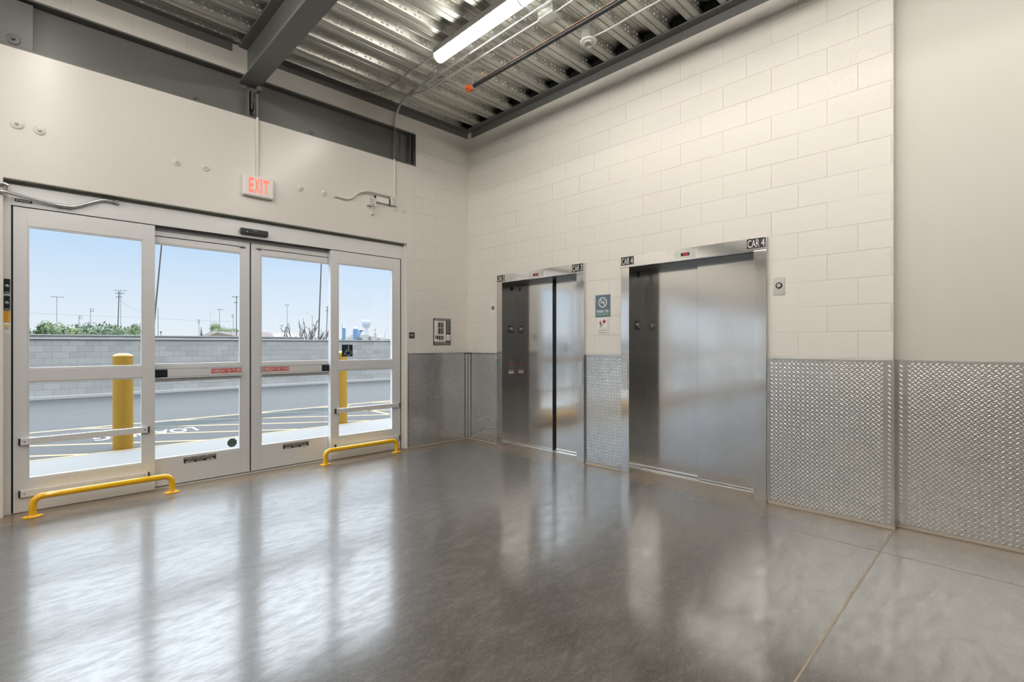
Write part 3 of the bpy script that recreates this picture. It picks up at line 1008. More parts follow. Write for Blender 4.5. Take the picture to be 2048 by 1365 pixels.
# yellow floor guards
def floor_guard(x0, x1, yc, lbl, h_=0.155):
    t = thing('floor_guard_rail', ((x0 + x1) / 2, yc, 0), lbl, 'guard rail', 'yellow floor guards in front of the doors')
    m = M()
    m.tube(arc_path([(x0, yc, 0.008), (x0, yc, h_), (x1, yc, h_), (x1, yc, 0.008)], 0.075, 10), 0.024, 'safety_yellow', 18)
    m.build('rail', t)
    for xx in (x0, x1):
        m = M()
        pts = []
        for i in range(28):
            a = 2 * PI * i / 28
            pts.append((xx + 0.062 * math.copysign(abs(math.cos(a)) ** 1.15, math.cos(a)), yc + 0.042 * math.sin(a), 0.0))
        m.poly(pts, (0, 0, 0.009), 'safety_yellow')
        m.cyl((xx, yc, 0.008), (xx, yc, 0.016), 0.030, 'safety_yellow', 18, 0.025)
        m.build('flange', t, bevel=0.0015)
        for s in (-1, 1):
            m = M(); m.lathe((xx + s * 0.046, yc, 0.009), Z, [(0, 0.009), (0.004, 0.008), (0.005, 0.003)], 'safety_yellow', 6); m.build('bolt', t)
floor_guard(-4.490, -3.580, -0.135, 'yellow pipe guard rail bolted to the floor in front of the left side panel')
floor_guard(-2.140, -1.228, -0.100, 'yellow pipe guard rail bolted to the floor in front of the right side panel')

# exit sign and its conduit
es = thing('exit_sign', (-2.81, -0.03, 2.88), 'white box exit sign with lit red letters above the doors', 'exit sign')
m = M(); m.box(-2.966, -2.668, -0.055, 0.0, 2.870, 3.083, 'white_plastic'); m.build('housing', es, bevel=0.014, seg=4)
m = M()
for s_, a, b in (('E', -2.914, -2.868), ('X', -2.860, -2.812), ('I', -2.802, -2.786), ('T', -2.776, -2.722)):
    m.text(s_, (a, -0.0556, 2.902), X, Z, b - a, 0.155, 'exit_red', 0.045)
m.build('lettering', es, label='red lit letters EXIT')
def conduit(name, pts, r, lbl, mat='conduit', rad=0.06, straps=(), group=None):
    t = thing(name, pts[0], lbl, 'conduit', group)
    m = M(); m.tube(arc_path(pts, rad), r, mat, 12); m.build('tube', t)
    for (p, d) in straps:
        m = M(); p = Vector(p); d = Vector(d).normalized()
        m.cyl(p - d * 0.018, p + d * 0.018, r * 1.35, mat if mat == 'cream_metal' else 'fitting', 12)
        m.build('coupling', t)
    return t
t = conduit('electrical_conduit', [(-2.819, -0.014, 3.083), (-2.819, -0.014, 3.70), ], 0.012, 'thin cream conduit rising from the exit sign to the wall beam', 'cream_metal',
            straps=[((-2.819, -0.014, 3.30), Z)])
conduit('electrical_conduit', [(-2.819, -0.014, 3.70), (-2.819, -0.014, 3.96)], 0.012, 'thin dark grey conduit in front of the wall beam below the ceiling beam', 'steel_gray')
m = M(); m.box(-2.846, -2.806, -0.11, -0.004, 3.945, 3.995, 'steel_gray')
m.build('junction_box', bevel=0.003, label='small dark grey junction box under the end of the ceiling beam', cat='electrical box')

# wall anchor plates
def anchor(x, z, r, lbl, y0=0.0, mat='smooth_paint', grp='round anchor plates on the entrance wall'):
    t = thing('anchor_plate', (x, y0, z), lbl, 'anchor plate', grp)
    m = M(); m.lathe((x, y0, z), NY, [(0, r), (0.006, r), (0.007, r - 0.003), (0.0075, 0.012)], mat, 28); m.build('disc', t)
    m = M(); m.lathe((x, y0 - 0.007, z), NY, [(0, 0.013), (0.012, 0.013), (0.016, 0.009), (0.022, 0.007)], mat, 6); m.build('nut', t)
anchor(-4.579, 3.090, 0.040, 'round cream anchor plate high on the wall, furthest left')
anchor(-4.450, 3.078, 0.038, 'round cream anchor plate high on the wall, second from the left')
anchor(-3.522, 3.064, 0.036, 'round cream anchor plate left of the exit sign, further from it')
anchor(-3.289, 3.071, 0.036, 'round cream anchor plate left of the exit sign, nearer to it')
anchor(-2.380, 3.068, 0.037, 'round cream anchor plate just right of the exit sign')
anchor(-2.111, 3.071, 0.036, 'round cream anchor plate left of the wavy cream conduit')
anchor(-1.200, 3.069, 0.037, 'round cream anchor plate below the right lettered electrical box')
anchor(-1.068, 3.075, 0.037, 'round cream anchor plate right of the lettered electrical boxes')
anchor(-4.600, 3.765, 0.042, 'round dark grey anchor plate on the beam cover plate', 0.035, 'steel_gray')
anchor(-3.36, 3.745, 0.040, 'round dark grey anchor plate on the wall beam left of the ceiling beam', 0.085, 'steel_gray')
anchor(-2.22, 3.740, 0.040, 'round dark grey anchor plate on the wall beam right of the ceiling beam', 0.085, 'steel_gray')
anchor(-1.13, 3.745, 0.036, 'round dark grey anchor plate on the wall beam near its right end', 0.085, 'steel_gray')

# conduit across the door header (left)
conduit('flexible_conduit', [(-4.88, -0.02, 2.556), (-4.645, -0.022, 2.535), (-4.50, 0.022, 2.520), (-4.327, 0.040, 2.503), (-4.245, 0.042, 2.505), (-4.135, 0.042, 2.565), (-4.050, 0.042, 2.609), (-3.99, 0.042, 2.607)], 0.0125,
        'grey metal conduit bending across the left end of the door header', rad=0.05, straps=[((-4.327, 0.040, 2.503), X), ((-4.27, 0.041, 2.504), X)])
t = thing('conduit_elbow', (-3.96, 0.042, 2.605), 'grey metal elbow fitting at the right end of the header conduit', 'pipe fitting')
m = M(); m.cyl((-3.99, 0.042, 2.607), (-3.955, 0.042, 2.605), 0.014, 'fitting', 16); m.cyl((-3.955, 0.028, 2.604), (-3.955, 0.059, 2.604), 0.017, 'fitting', 14); m.build('elbow_body', t, bevel=0.002)
m = M(); m.lathe((-3.955, 0.028, 2.604), NY, [(0, 0.010), (0.003, 0.008)], 'chrome', 10); m.build('screw_cap', t)
t = thing('conduit_elbow', (-4.636, 0.0, 2.58), 'grey metal elbow fitting at the top left corner of the door opening', 'pipe fitting')
m = M(); m.cyl((-4.70, -0.02, 2.598), (-4.655, -0.02, 2.595), 0.012, 'fitting', 14); m.cyl((-4.655, -0.02, 2.597), (-4.625, -0.02, 2.586), 0.017, 'fitting', 14)
m.cyl((-4.640, -0.02, 2.59), (-4.640, -0.016, 2.555), 0.012, 'fitting', 14); m.build('elbow_body', t, bevel=0.002)
m = M(); m.cyl((-4.90, -0.02, 2.598), (-4.70, -0.02, 2.598), 0.009, 'cream_metal', 12); m.build('stub_pipe', t)

# lettered boxes and cream conduit at right above the doors
def lettered_box(xc, z0, z1, lines, lbl):
    t = thing('electrical_box', (xc, -0.03, z0), lbl, 'electrical box', 'lettered electrical boxes')
    m = M(); m.box(xc - 0.051, xc + 0.051, -0.050, 0.0, z0, z1, 'cream_metal'); m.build('box', t, bevel=0.003)
    m = M(); m.box(xc - 0.049, xc + 0.049, -0.0525, -0.050, z0 + 0.002, z1 - 0.002, 'sign_white')
    k = len(lines)
    for i, s_ in enumerate(lines):
        zz = z1 - 0.006 - (i + 1) * (z1 - z0 - 0.014) / k
        m.text(s_, (xc - 0.038 + 0.004 * i, -0.0527, zz + 0.003), X, Z, 0.074 - 0.006 * i, (z1 - z0 - 0.014) / k * 0.62, 'sign_black', 0.01)
    m.build('cover', t, label='cover with handwritten black marker letters')
lettered_box(-1.535, 3.035, 3.133, ['PANEL UG', 'UNIT 7', '120v'], 'small lettered electrical box with a short stub conduit below it')
lettered_box(-1.228, 3.098, 3.200, ['PNL UC 4', 'UH-4Y', 'UH-67', '120v'], 'small lettered electrical box at the foot of the vertical conduit')
t = thing('wireway', (-1.38, -0.02, 3.10), 'flat white wiring channel joining the two lettered boxes', 'electrical channel')
m = M(); m.box(-1.476, -1.300, -0.040, 0.0, 3.100, 3.166, 'white_plastic'); m.build('channel', t, bevel=0.002)
m = M(); m.box(-1.300, -1.281, -0.038, 0.0, 3.098, 3.168, 'black_plastic'); m.build('end_bushing', t)
m = M(); m.box(-1.484, -1.476, -0.038, 0.0, 3.110, 3.175, 'black_plastic'); m.build('end_bushing', t)
conduit('bent_conduit', [(-1.99, -0.013, 3.062), (-1.80, -0.013, 3.058), (-1.70, -0.02, 3.170), (-1.60, -0.045, 3.205), (-1.40, -0.045, 3.205), (-1.279, -0.040, 3.206)], 0.014,
        'cream painted S-bent conduit left of the lettered boxes', 'cream_metal', rad=0.09)
t = conduit('stub_conduit', [(-1.515, -0.020, 3.034), (-1.515, -0.020, 2.955)], 0.0085, 'short cream conduit hanging below the left lettered box', 'cream_metal')
m = M(); m.cyl((-1.515, -0.03, 2.955), (-1.515, 0.0, 2.938), 0.016, 'cream_metal', 14); m.build('elbow_end', t)
# vertical conduit up to the ceiling
vc = conduit('ceiling_conduit', [(-1.208, -0.017, 4.10), (-1.207, -0.016, 4.14), (-1.225, -0.10, 4.27), (-1.262, -0.33, 4.352), (-1.262, -1.30, 4.352), (-1.262, -ROOM_Y * -0.9, 4.352)], 0.013,
        'long grey conduit from the lettered box up the wall and along the ceiling', rad=0.09,
        straps=[((-1.262, -0.52, 4.352), Y), ((-1.262, -1.02, 4.352), Y), ((-1.262, -1.55, 4.352), Y), ((-1.262, -2.3, 4.352), Y), ])
m = M(); m.cyl((-1.213, -0.016, 3.199), (-1.2095, -0.016, 3.69), 0.0125, 'cream_metal', 12); m.build('painted_length', vc, label='cream painted length on the wall')
m = M(); m.cyl((-1.2095, -0.016, 3.69), (-1.208, -0.017, 4.11), 0.0125, 'steel_gray', 12); m.build('painted_length', vc, label='grey painted length in front of the beam')
conduit('ceiling_conduit', [(-1.245, -0.36, 4.350), (-1.150, -0.62, 4.352), (-1.137, -2.33, 4.352), (-1.15, -2.48, 4.335)], 0.012,
        'grey conduit along the ceiling ending at the square junction box', rad=0.2,
        straps=[((-1.139, -0.95, 4.352), Y), ((-1.139, -1.75, 4.352), Y), ((-1.225, -0.42, 4.351), (0.3, -1, 0))])
conduit('ceiling_conduit', [(-1.14, -2.655, 4.33), (-1.13, -2.75, 4.345), (-1.13, -2.95, 4.352), (-1.13, -8.5, 4.352)], 0.012, 'grey conduit leaving the square junction box towards the near ceiling', rad=0.1)
conduit('ceiling_conduit', [(-1.515, -1.40, 4.345), (-1.515, -0.55, 4.352), (-1.535, -0.22, 4.352), (-1.70, -0.135, 4.352), (-2.70, -0.135, 4.352), (-2.81, -0.135, 4.352)], 0.010,
        'thin conduit from the lamp end along the ceiling edge to the big beam', rad=0.14, straps=[((-1.515, -1.0, 4.35), Y), ((-1.516, -0.62, 4.352), Y)])
jb = thing('junction_box', (-1.14, -2.57, 4.3), 'square galvanized junction box on the ceiling beside the lamp', 'electrical box')
m = M(); m.box(-1.215, -1.085, -2.655, -2.480, 4.295, 4.383, 'galvanized_box'); m.build('box', jb, bevel=0.003)
m = M(); m.box(-1.218, -1.082, -2.658, -2.477, 4.291, 4.295, 'galvanized_box'); m.build('cover', jb, bevel=0.001)
for p in ((-1.20, -2.50), (-1.10, -2.64)):
    m = M(); m.lathe((p[0], p[1], 4.291), (0, 0, -1), [(0, 0.006), (0.002, 0.005)], 'fitting', 8); m.build('screw', jb)
for i, (a, b) in enumerate(((-1.262, -0.75), (-1.262, -1.85), (-1.262, -3.1))):
    pass

# sprinkler pipe
sp = thing('sprinkler_pipe', (-1.0, -1.2, 4.2), 'black sprinkler pipe hanging under the ceiling with an orange end cap', 'pipe')
m = M(); m.cyl((-1.0, -1.27, 4.205), (-1.0, ROOM_Y, 4.205), 0.022, 'black_pipe', 20); m.build('pipe', sp)
m = M()
m.cyl((-1.0, -1.30, 4.205), (-1.0, -1.225, 4.205), 0.030, 'orange_fitting', 20)
m.cyl((-1.0, -1.225, 4.205), (-1.0, -1.205, 4.205), 0.024, 'orange_fitting', 20)
m.box(-1.05, -1.03, -1.275, -1.235, 4.19, 4.22, 'orange_fitting'); m.box(-0.97, -0.95, -1.275, -1.235, 4.19, 4.22, 'orange_fitting')
m.build('grooved_cap', sp, bevel=0.003, label='bright orange grooved end cap')
m = M(); m.tube([(-1.012, -1.42, 4.2285), (-1.012, -2.5, 4.2290), (-1.012, -5.0, 4.2285), (-1.012, -9.0, 4.2285)], 0.0022, 'copper', 8)
m.build('copper_line', sp, label='thin copper coloured line lying along the pipe')
m = M(); m.cyl((-1.015, -1.50, 4.228), (-1.015, -1.50, 4.285), 0.006, 'copper', 10); m.lathe((-1.015, -1.50, 4.268), Z, [(0, 0.010), (0.008, 0.012), (0.016, 0.010)], 'copper', 12)
m.build('bleed_fitting', sp)
for yy in (-1.315, -3.6):
    m = M()
    m.cyl((-1.0, yy - 0.012, 4.205), (-1.0, yy + 0.012, 4.205), 0.0245, 'galvanized_box', 20)
    m.cyl((-1.0, yy, 4.23), (-1.0, yy, 4.386), 0.004, 'galvanized_box', 8)
    m.build('hanger', sp)

# smoke detector
sd = thing('smoke_detector', (-0.70, -2.66, 4.20), 'round white smoke detector hanging from a metal box on the ceiling', 'smoke detector')
dx_, dy_ = -0.690, -2.655
m = M(); m.box(dx_ - 0.05, dx_ + 0.05, dy_ - 0.05, dy_ + 0.05, 4.255, 4.383, 'galvanized_box'); m.build('mounting_box', sd, bevel=0.003)
m = M(); m.lathe((dx_, dy_, 4.255), (0, 0, -1), [(0, 0.060), (0.003, 0.077), (0.010, 0.080), (0.016, 0.072), (0.019, 0.045)], 'white_plastic', 36); m.build('base_ring', sd)
m = M(); m.lathe((dx_, dy_, 4.236), (0, 0, -1), [(0, 0.045), (0.012, 0.050), (0.014, 0.040), (0.017, 0.040), (0.019, 0.044), (0.026, 0.042), (0.028, 0.033), (0.032, 0.033), (0.034, 0.036), (0.044, 0.030), (0.046, 0.012)], 'white_plastic', 36); m.build('sensor_head', sd)
conduit('ceiling_conduit', [(-0.66, -2.70, 4.29), (-0.62, -2.82, 4.31), (-0.58, -3.05, 4.352), (-0.58, -8.5, 4.352)], 0.010, 'thin pale conduit running from the smoke detector along the ceiling', rad=0.1)

# ceiling lamps
def lamp(x, y0, y1, lbl, first=True):
    t = thing('ceiling_lamp', (x, (y0 + y1) / 2, 4.383), lbl, 'ceiling lamp', 'tube lamps hung under the ceiling deck')
    m = M()
    m.box(x - 0.068, x + 0.068, y0, y1, 4.268, 4.330, 'white_plastic')
    m.build('housing', t, bevel=0.008)
    m = M()
    n = 14; vs = []; fs = []
    for i in range(n + 1):
        a = PI * i / n
        for yy in (y0 - 0.012, y1 + 0.012):
            vs.append((x + 0.062 * math.cos(a), yy, 4.268 - 0.066 * math.sin(a)))
    for i in range(n):
        fs.append((2 * i, 2 * i + 1, 2 * i + 3, 2 * i + 2))
    m.add(vs, fs, 'lamp_lens', True)
    m.add([v for v in vs[0::2]], [tuple(range(n + 1))], 'lamp_lens')
    m.add([v for v in vs[1::2]], [tuple(reversed(range(n + 1)))], 'lamp_lens')
    m.build('lens', t)
    m = M()
    vs = []; fs = []
    for i in range(n + 1):
        a = PI * i / n
        for yy in (y1 - 0.006, y1 + 0.008):
            vs.append((x + 0.066 * math.cos(a), yy, 4.268 - 0.070 * math.sin(a)))
    for i in range(n):
        fs.append((2 * i, 2 * i + 1, 2 * i + 3, 2 * i + 2))
    m.add(vs, fs, 'anodized', True)
    m.build('end_band', t)
    for yy in (y0 - 0.2, y1 + 0.2):
        m = M(); m.box(x - 0.02, x + 0.02, yy - 0.012, yy + 0.012, 4.330, 4.383, 'galvanized_box'); m.build('mount', t)
    return t
LX = -1.548
names = ['tube lamp under the ceiling deck, the one nearest the corner', 'tube lamp joined end to end behind the corner lamp, above the picture edge']
yy = -1.415
for i in range(6):
    lamp(LX, yy, yy - 1.19, names[i] if i < 2 else '%s tube lamp of the row beside the elevators, counted from the corner' % ('first', 'second', 'third', 'fourth', 'fifth', 'sixth')[i])
    yy -= 1.22
for lx_, side_ in ((-4.4, 'over the middle of the lobby'), (-6.4, 'added unseen over the left side of the lobby'), (-8.4, 'added unseen over the far left side of the lobby'), (-10.6, 'added unseen over the far left end of the lobby')):
    yy = -0.8  # rows left of the middle one are unseen lamps added to brighten the room
    for i in range(6):
        lamp(lx_, yy, yy - 1.19, '%s tube lamp %s, counted from the doors' % (('first', 'second', 'third', 'fourth', 'fifth', 'sixth')[i], side_))
        yy -= 1.22

# ================================================================== ELEVATORS
def star(m, o, u, v, ca, cb, R, mat, n=5, r=None, rot=PI / 2):
    r = R * 0.42 if r is None else r
    pts = []
    for i in range(2 * n):
        a = rot + PI * i / n; q = R if i % 2 == 0 else r
        pts.append((ca + q * math.cos(a), cb + q * math.sin(a)))
    m.flat(o, u, v, pts, mat)

def elevator(num, yo0, yi0, yi1, yo1, split, xl, xr, hdr, lbl, pl, pr, ind):
    """yo0/yo1 outer edges, yi0/yi1 clear opening, split: meeting line of the panels; xl/xr their depths"""
    t = thing('elevator_entrance', (0.1, (yo0 + yo1) / 2, 0), lbl, 'elevator', 'stainless steel elevator entrances')
    F_ = -0.03
    for a, b, s_ in ((yo0, yi0, 1), (yo1, yi1, -1)):
        m = M(); m.box(F_, 0.335, a, b, 0.0, hdr, 'stainless_frame'); m.build('door_jamb', t, bevel=0.002)
    m = M(); m.box(F_, 0.335, yo0, yo1, hdr, ET, 'stainless_frame'); hd = m.build('door_header', t, bevel=0.002)
    m = M(); m.box(0.02, 0.335, yi0, yi1, hdr - 0.004, hdr, 'steel_gray'); m.build('dark_soffit_plate', t)  # dark plate added so the door tops reflect a dark band
    m = M(); m.box(xl, xl + 0.03, yi0 + 0.02, split - 0.007, 0.012, hdr + 0.02, 'stainless'); m.build('door_panel', t, bevel=0.002, label='left sliding panel')
    m = M(); m.box(xr, xr + 0.03, split + 0.005, yi1 - 0.02, 0.012, hdr + 0.02, 'stainless'); m.build('door_panel', t, bevel=0.002, label='right sliding panel')
    m = M()
    if xl < xr: m.box(xl + 0.004, xr + 0.01, split - 0.013, split - 0.007, 0.012, hdr, 'black_rubber')
    m.box(0.318, 0.335, yi0, yi1, 0.0, hdr, 'black_rubber')
    m.build('door_seal', t)
    m = M(); m.box(0.18, 0.335, yi0, yi1, 0.0, 0.007, 'aluminium_sill'); m.build('sill', t)
    # number plates
    for (a, b) in (pl, pr):
        m = M(); m.box(F_ - 0.002, F_, a, b, 2.182, 2.267, 'sign_black')
        w_ = abs(a - b)
        m.text('CAR', (F_ - 0.002, a - w_ * 0.05, 2.190), NY, Z, w_ * 0.62, 0.066, 'sign_white', 0.0)
        m.text(str(num), (F_ - 0.002, a - w_ * 0.77, 2.190), NY, Z, w_ * 0.18, 0.066, 'sign_white', 0.0)
        m.build('number_plate', hd, label='black plate reading CAR %d' % num)
    # floor indicator
    a, b = ind
    m = M(); m.box(F_ - 0.004, F_, a, b, 2.178, 2.252, 'stainless_plate')
    c_ = (a + b) / 2
    m.box(F_ - 0.0048, F_ - 0.004, c_ + 0.043, c_ - 0.043, 2.196, 2.226, 'sign_black')
    for s_ in (-1, 1):
        m.lathe((F_ - 0.004, c_ + s_ * (abs(a - b) / 2 - 0.012), 2.215), (-1, 0, 0), [(0, 0.004), (0.0015, 0.003)], 'fitting', 8)
    m.text('P', (F_ - 0.0050, c_ + 0.010, 2.202), NY, Z, 0.010, 0.016, 'led_red', 0.02)
    m.text('1', (F_ - 0.0050, c_ - 0.014, 2.202), NY, Z, 0.006, 0.016, 'led_red', 0.02)
    m.build('floor_indicator', hd)
    # jamb signs on the left reveal, facing the right
    yj = yi0
    m = M()
    m.box(0.085, 0.180, yj - 0.002, yj, 1.502, 1.602, 'sign_black')
    o_ = (0.085, yj - 0.002, 1.502)
    star(m, o_, X, Z, 0.035, 0.062, 0.022, 'sign_white')
    m.text('1', (0.085 + 0.062, yj - 0.002, 1.502 + 0.030), X, Z, 0.014, 0.055, 'sign_white', 0.01)
    for i in range(4):
        m.ring(o_, X, Z, 0.040 + 0.008 * (i % 2) + 0.018 * (i // 2), 0.014, 0, 0.002, 'sign_gray', n=8)
    m.build('level_sign', t, label='black floor sign with a star and 1 on the left jamb')
    m = M()
    for i in range(3):
        a_ = PI / 2 + i * PI / 3
        c1, s1 = math.cos(a_), math.sin(a_)
        pts = [(c1 * p - s1 * q, s1 * p + c1 * q) for p, q in ((-0.034, -0.008), (0.034, -0.008), (0.034, 0.008), (-0.034, 0.008))]
        m.flat((0.150, yj, 2.100), X, Z, pts, 'mark_blue', 0.0005 + i * 0.0003, 0.0006)
    m.build('medical_mark', t, label='dark blue six armed star mark near the top of the left jamb')
    return t, hd

e3, h3 = elevator(3, -0.645, -0.745, -1.991, -2.095, -1.395, 0.232, 0.268, 2.168, 'left stainless elevator entrance marked CAR 3, narrower in view', (-0.650, -0.795), (-1.926, -2.086), (-1.235, -1.478))
e4, h4 = elevator(4, -2.585, -2.683, -3.923, -4.028, -3.303, 0.285, 0.232, 2.158, 'right stainless elevator entrance marked CAR 4, wider in view', (-2.588, -2.738), (-3.868, -4.022), (-3.195, -3.408))
# hall call stations set in the jamb faces, call button on the left reveal
def station(yc, parent, lbl):
    m = M(); m.box(-0.0335, -0.030, yc - 0.036, yc + 0.036, 0.875, 1.155, 'stainless_plate')
    m.lathe((-0.0335, yc, 1.072), (-1, 0, 0), [(0, 0.012), (0.004, 0.011), (0.005, 0.006)], 'chrome', 16)
    m.lathe((-0.0335, yc, 0.895), (-1, 0, 0), [(0, 0.004), (0.001, 0.003)], 'fitting', 8)
    m.build('key_station', parent, label=lbl, bevel=0.001)
station(-2.043, e3, 'steel plate with a key lock on the right jamb')
station(-2.634, e4, 'steel plate with a key lock on the left jamb')
m = M()
m.box(0.100, 0.186, -0.7475, -0.745, 1.030, 1.150, 'stainless_plate')
m.lathe((0.143, -0.7475, 1.085), NY, [(0, 0.020), (0.004, 0.018), (0.005, 0.010)], 'sign_red', 16)
m.text('N', (0.136, -0.7528, 1.078), X, Z, 0.014, 0.014, 'sign_black')
m.build('call_button_plate', e3, label='steel plate with a red button on the left jamb')
m = M(); m.box(0.095, 0.186, -0.7465, -0.745, 0.955, 1.003, 'sign_white')
m.box(0.100, 0.181, -0.7471, -0.7465, 0.985, 0.998, 'sign_red')
for i in range(2):
    m.box(0.102, 0.178, -0.7471, -0.7465, 0.962 + i * 0.010, 0.965 + i * 0.010, 'paper_gray')
m.build('notice_label', e3, label='small white label with a red heading')

# fire service key plates on the wall
def wall_button(yc, lbl, mat):
    t = thing('key_plate', (0, yc, 1.765), lbl, 'switch plate', 'key plates beside the elevators')
    m = M(); m.box(-0.003, 0, yc - 0.045, yc + 0.045, 1.764, 1.916, mat); m.build('plate', t, bevel=0.001)
    m = M(); m.lathe((-0.003, yc, 1.845), (-1, 0, 0), [(0, 0.027), (0.004, 0.026), (0.005, 0.018)], 'sign_black', 24)
    m.lathe((-0.008, yc, 1.845), (-1, 0, 0), [(0, 0.017), (0.004, 0.015)], 'fitting', 20); m.build('key_lock', t)
    for zz in (1.785, 1.898):
        m = M(); m.lathe((-0.003, yc, zz), (-1, 0, 0), [(0, 0.005), (0.0015, 0.004)], 'chrome', 8); m.build('screw', t)
wall_button(-4.118, 'steel plate with a round black lock right of the CAR 4 elevator', 'stainless_plate')
wall_button(-0.537, 'white plate with a round black lock left of the CAR 3 elevator', 'white_plastic')

# wall signs
t = thing('no_smoking_sign', (0, -2.333, 1.65), 'blue grey no smoking sign between the elevators, upper of the two', 'sign')
m = M(); m.box(-0.004, 0, -2.236, -2.432, 1.652, 1.895, 'sign_slate'); m.build('sign_panel', t, bevel=0.001)
m = M(); o_ = (-0.004, -2.236, 1.652)
m.ring(o_, NY, Z, 0.098, 0.160, 0.046, 0.056, 'sign_white')
m.flat(o_, NY, Z, [(0.056, 0.196), (0.062, 0.202), (0.138, 0.124), (0.132, 0.118)], 'sign_white')
m.rect(o_, NY, Z, 0.066, 0.130, 0.152, 0.160, 'sign_white')
m.flat(o_, NY, Z, [(0.112, 0.166), (0.130, 0.166), (0.128, 0.178), (0.110, 0.184), (0.104, 0.192), (0.100, 0.186), (0.108, 0.176), (0.118, 0.172)], 'paper_gray')
m.build('no_smoking_symbol', t)
m = M()
m.text('THANK YOU', (-0.004, -2.250, 1.697), NY, Z, 0.165, 0.034, 'sign_white', 0.02)
m.text('FOR NOT SMOKING', (-0.004, -2.250, 1.670), NY, Z, 0.165, 0.018, 'sign_green', 0.02)
m.build('lettering', t, label='THANK YOU in white over FOR NOT SMOKING in green')
t = thing('fire_stairs_sign', (0, -2.337, 1.46), 'small white fire escape sign below the no smoking sign', 'sign')
m = M(); m.box(-0.004, 0, -2.268, -2.407, 1.460, 1.638, 'sign_white'); m.box(-0.0044, -0.004, -2.398, -2.407, 1.460, 1.638, 'paper_gray'); m.build('sign_panel', t, bevel=0.001)
m = M(); o_ = (-0.004, -2.268, 1.460)
m.ring(o_, NY, Z, 0.034, 0.148, 0, 0.006, 'sign_black')
m.flat(o_, NY, Z, [(0.030, 0.140), (0.040, 0.140), (0.046, 0.118), (0.058, 0.106), (0.054, 0.101), (0.040, 0.110), (0.036, 0.090), (0.030, 0.088), (0.032, 0.112)], 'sign_black')
m.flat(o_, NY, Z, [(0.018, 0.124), (0.032, 0.138), (0.046, 0.128), (0.044, 0.124), (0.034, 0.131), (0.021, 0.119)], 'sign_black')
m.flat(o_, NY, Z, [(0.024, 0.086), (0.046, 0.086), (0.086, 0.128), (0.090, 0.125), (0.048, 0.081), (0.024, 0.081)], 'sign_black')
for dx2, h2 in ((0.070, 0.030), (0.084, 0.044), (0.098, 0.032)):
    m.flat(o_, NY, Z, [(dx2 - 0.006, 0.128), (dx2 + 0.008, 0.128), (dx2 + 0.009, 0.128 + h2 * 0.6), (dx2 + 0.001, 0.128 + h2), (dx2 - 0.006, 0.128 + h2 * 0.5)], 'sign_red')
m.build('fire_symbol', t)
m = M()
for i, (a, b) in enumerate(((0.045, 0.115), (0.010, 0.118), (0.010, 0.118))):
    m.rect(o_, NY, Z, a, b, 0.066 - i * 0.012, 0.070 - i * 0.012, 'paper_gray' if i < 2 else 'sign_gray')
m.rect(o_, NY, Z, 0.016, 0.112, 0.016, 0.021, 'sign_gray')
m.rect(o_, NY, Z, 0.006, 0.124, 0.030, 0.0315, 'paper_gray')
m.build('printed_text', t)
t = thing('evacuation_map', (-0.46, 0, 1.34), 'dark framed floor plan poster on the wall left of the corner', 'poster')
m = M(); m.box(-0.607, -0.316, -0.006, 0, 1.340, 1.704, 'sign_gray'); m.build('panel', t, bevel=0.001)
m = M(); o_ = (-0.607, -0.006, 1.340)
m.rect(o_, X, Z, 0.012, 0.205, 0.045, 0.335, 'sign_white')
m.rect(o_, X, Z, 0.212, 0.282, 0.062, 0.145, 'sign_white')
m.build('white_fields', t)
m = M(); o2 = (-0.607, -0.0072, 1.340)
for (a, b) in ((0.070, 0.078), (0.086, 0.112), (0.120, 0.140), (0.146, 0.158), (0.162, 0.170)):
    for (c0, d0) in ((0.075, 0.128), (0.150, 0.232), (0.238, 0.305)):
        m.rect(o2, X, Z, a, b, c0, d0, 'sign_black')
m.rect(o2, X, Z, 0.070, 0.172, 0.312, 0.318, 'sign_black')
m.rect(o2, X, Z, 0.026, 0.038, 0.090, 0.128, 'sign_black'); m.rect(o2, X, Z, 0.048, 0.078, 0.082, 0.130, 'sign_black')
m.rect(o2, X, Z, 0.070, 0.172, 0.064, 0.068, 'sign_black')
m.build('plan_drawing', t)
m = M()
m.rect(o2, X, Z, 0.016, 0.272, 0.346, 0.354, 'paper_gray')
for i in range(12):
    m.rect(o2, X, Z, 0.216, 0.262 + 0.018 * ((i * 7) % 3) / 2, 0.165 + i * 0.0150, 0.169 + i * 0.0150, 'paper_gray')
m.rect(o2, X, Z, 0.016, 0.270, 0.027, 0.034, 'paper_gray'); m.rect(o2, X, Z, 0.016, 0.270, 0.010, 0.017, 'paper_gray')
for i in range(4):
    m.rect(o2, X, Z, 0.220, 0.272, 0.078 + i * 0.015, 0.080 + i * 0.015, 'paper_gray', 0.0003)
m.build('printed_text', t)
t = thing('tactile_exit_sign', (-0.944, 0, 1.43), 'small dark square exit sign right of the glass doors', 'sign')
m = M(); m.box(-0.986, -0.902, -0.004, 0, 1.428, 1.508, 'sign_gray'); m.build('panel', t, bevel=0.001)
m = M(); m.text('EXIT', (-0.972, -0.004, 1.458), X, Z, 0.056, 0.024, 'paper_gray', 0.02); m.build('lettering', t)

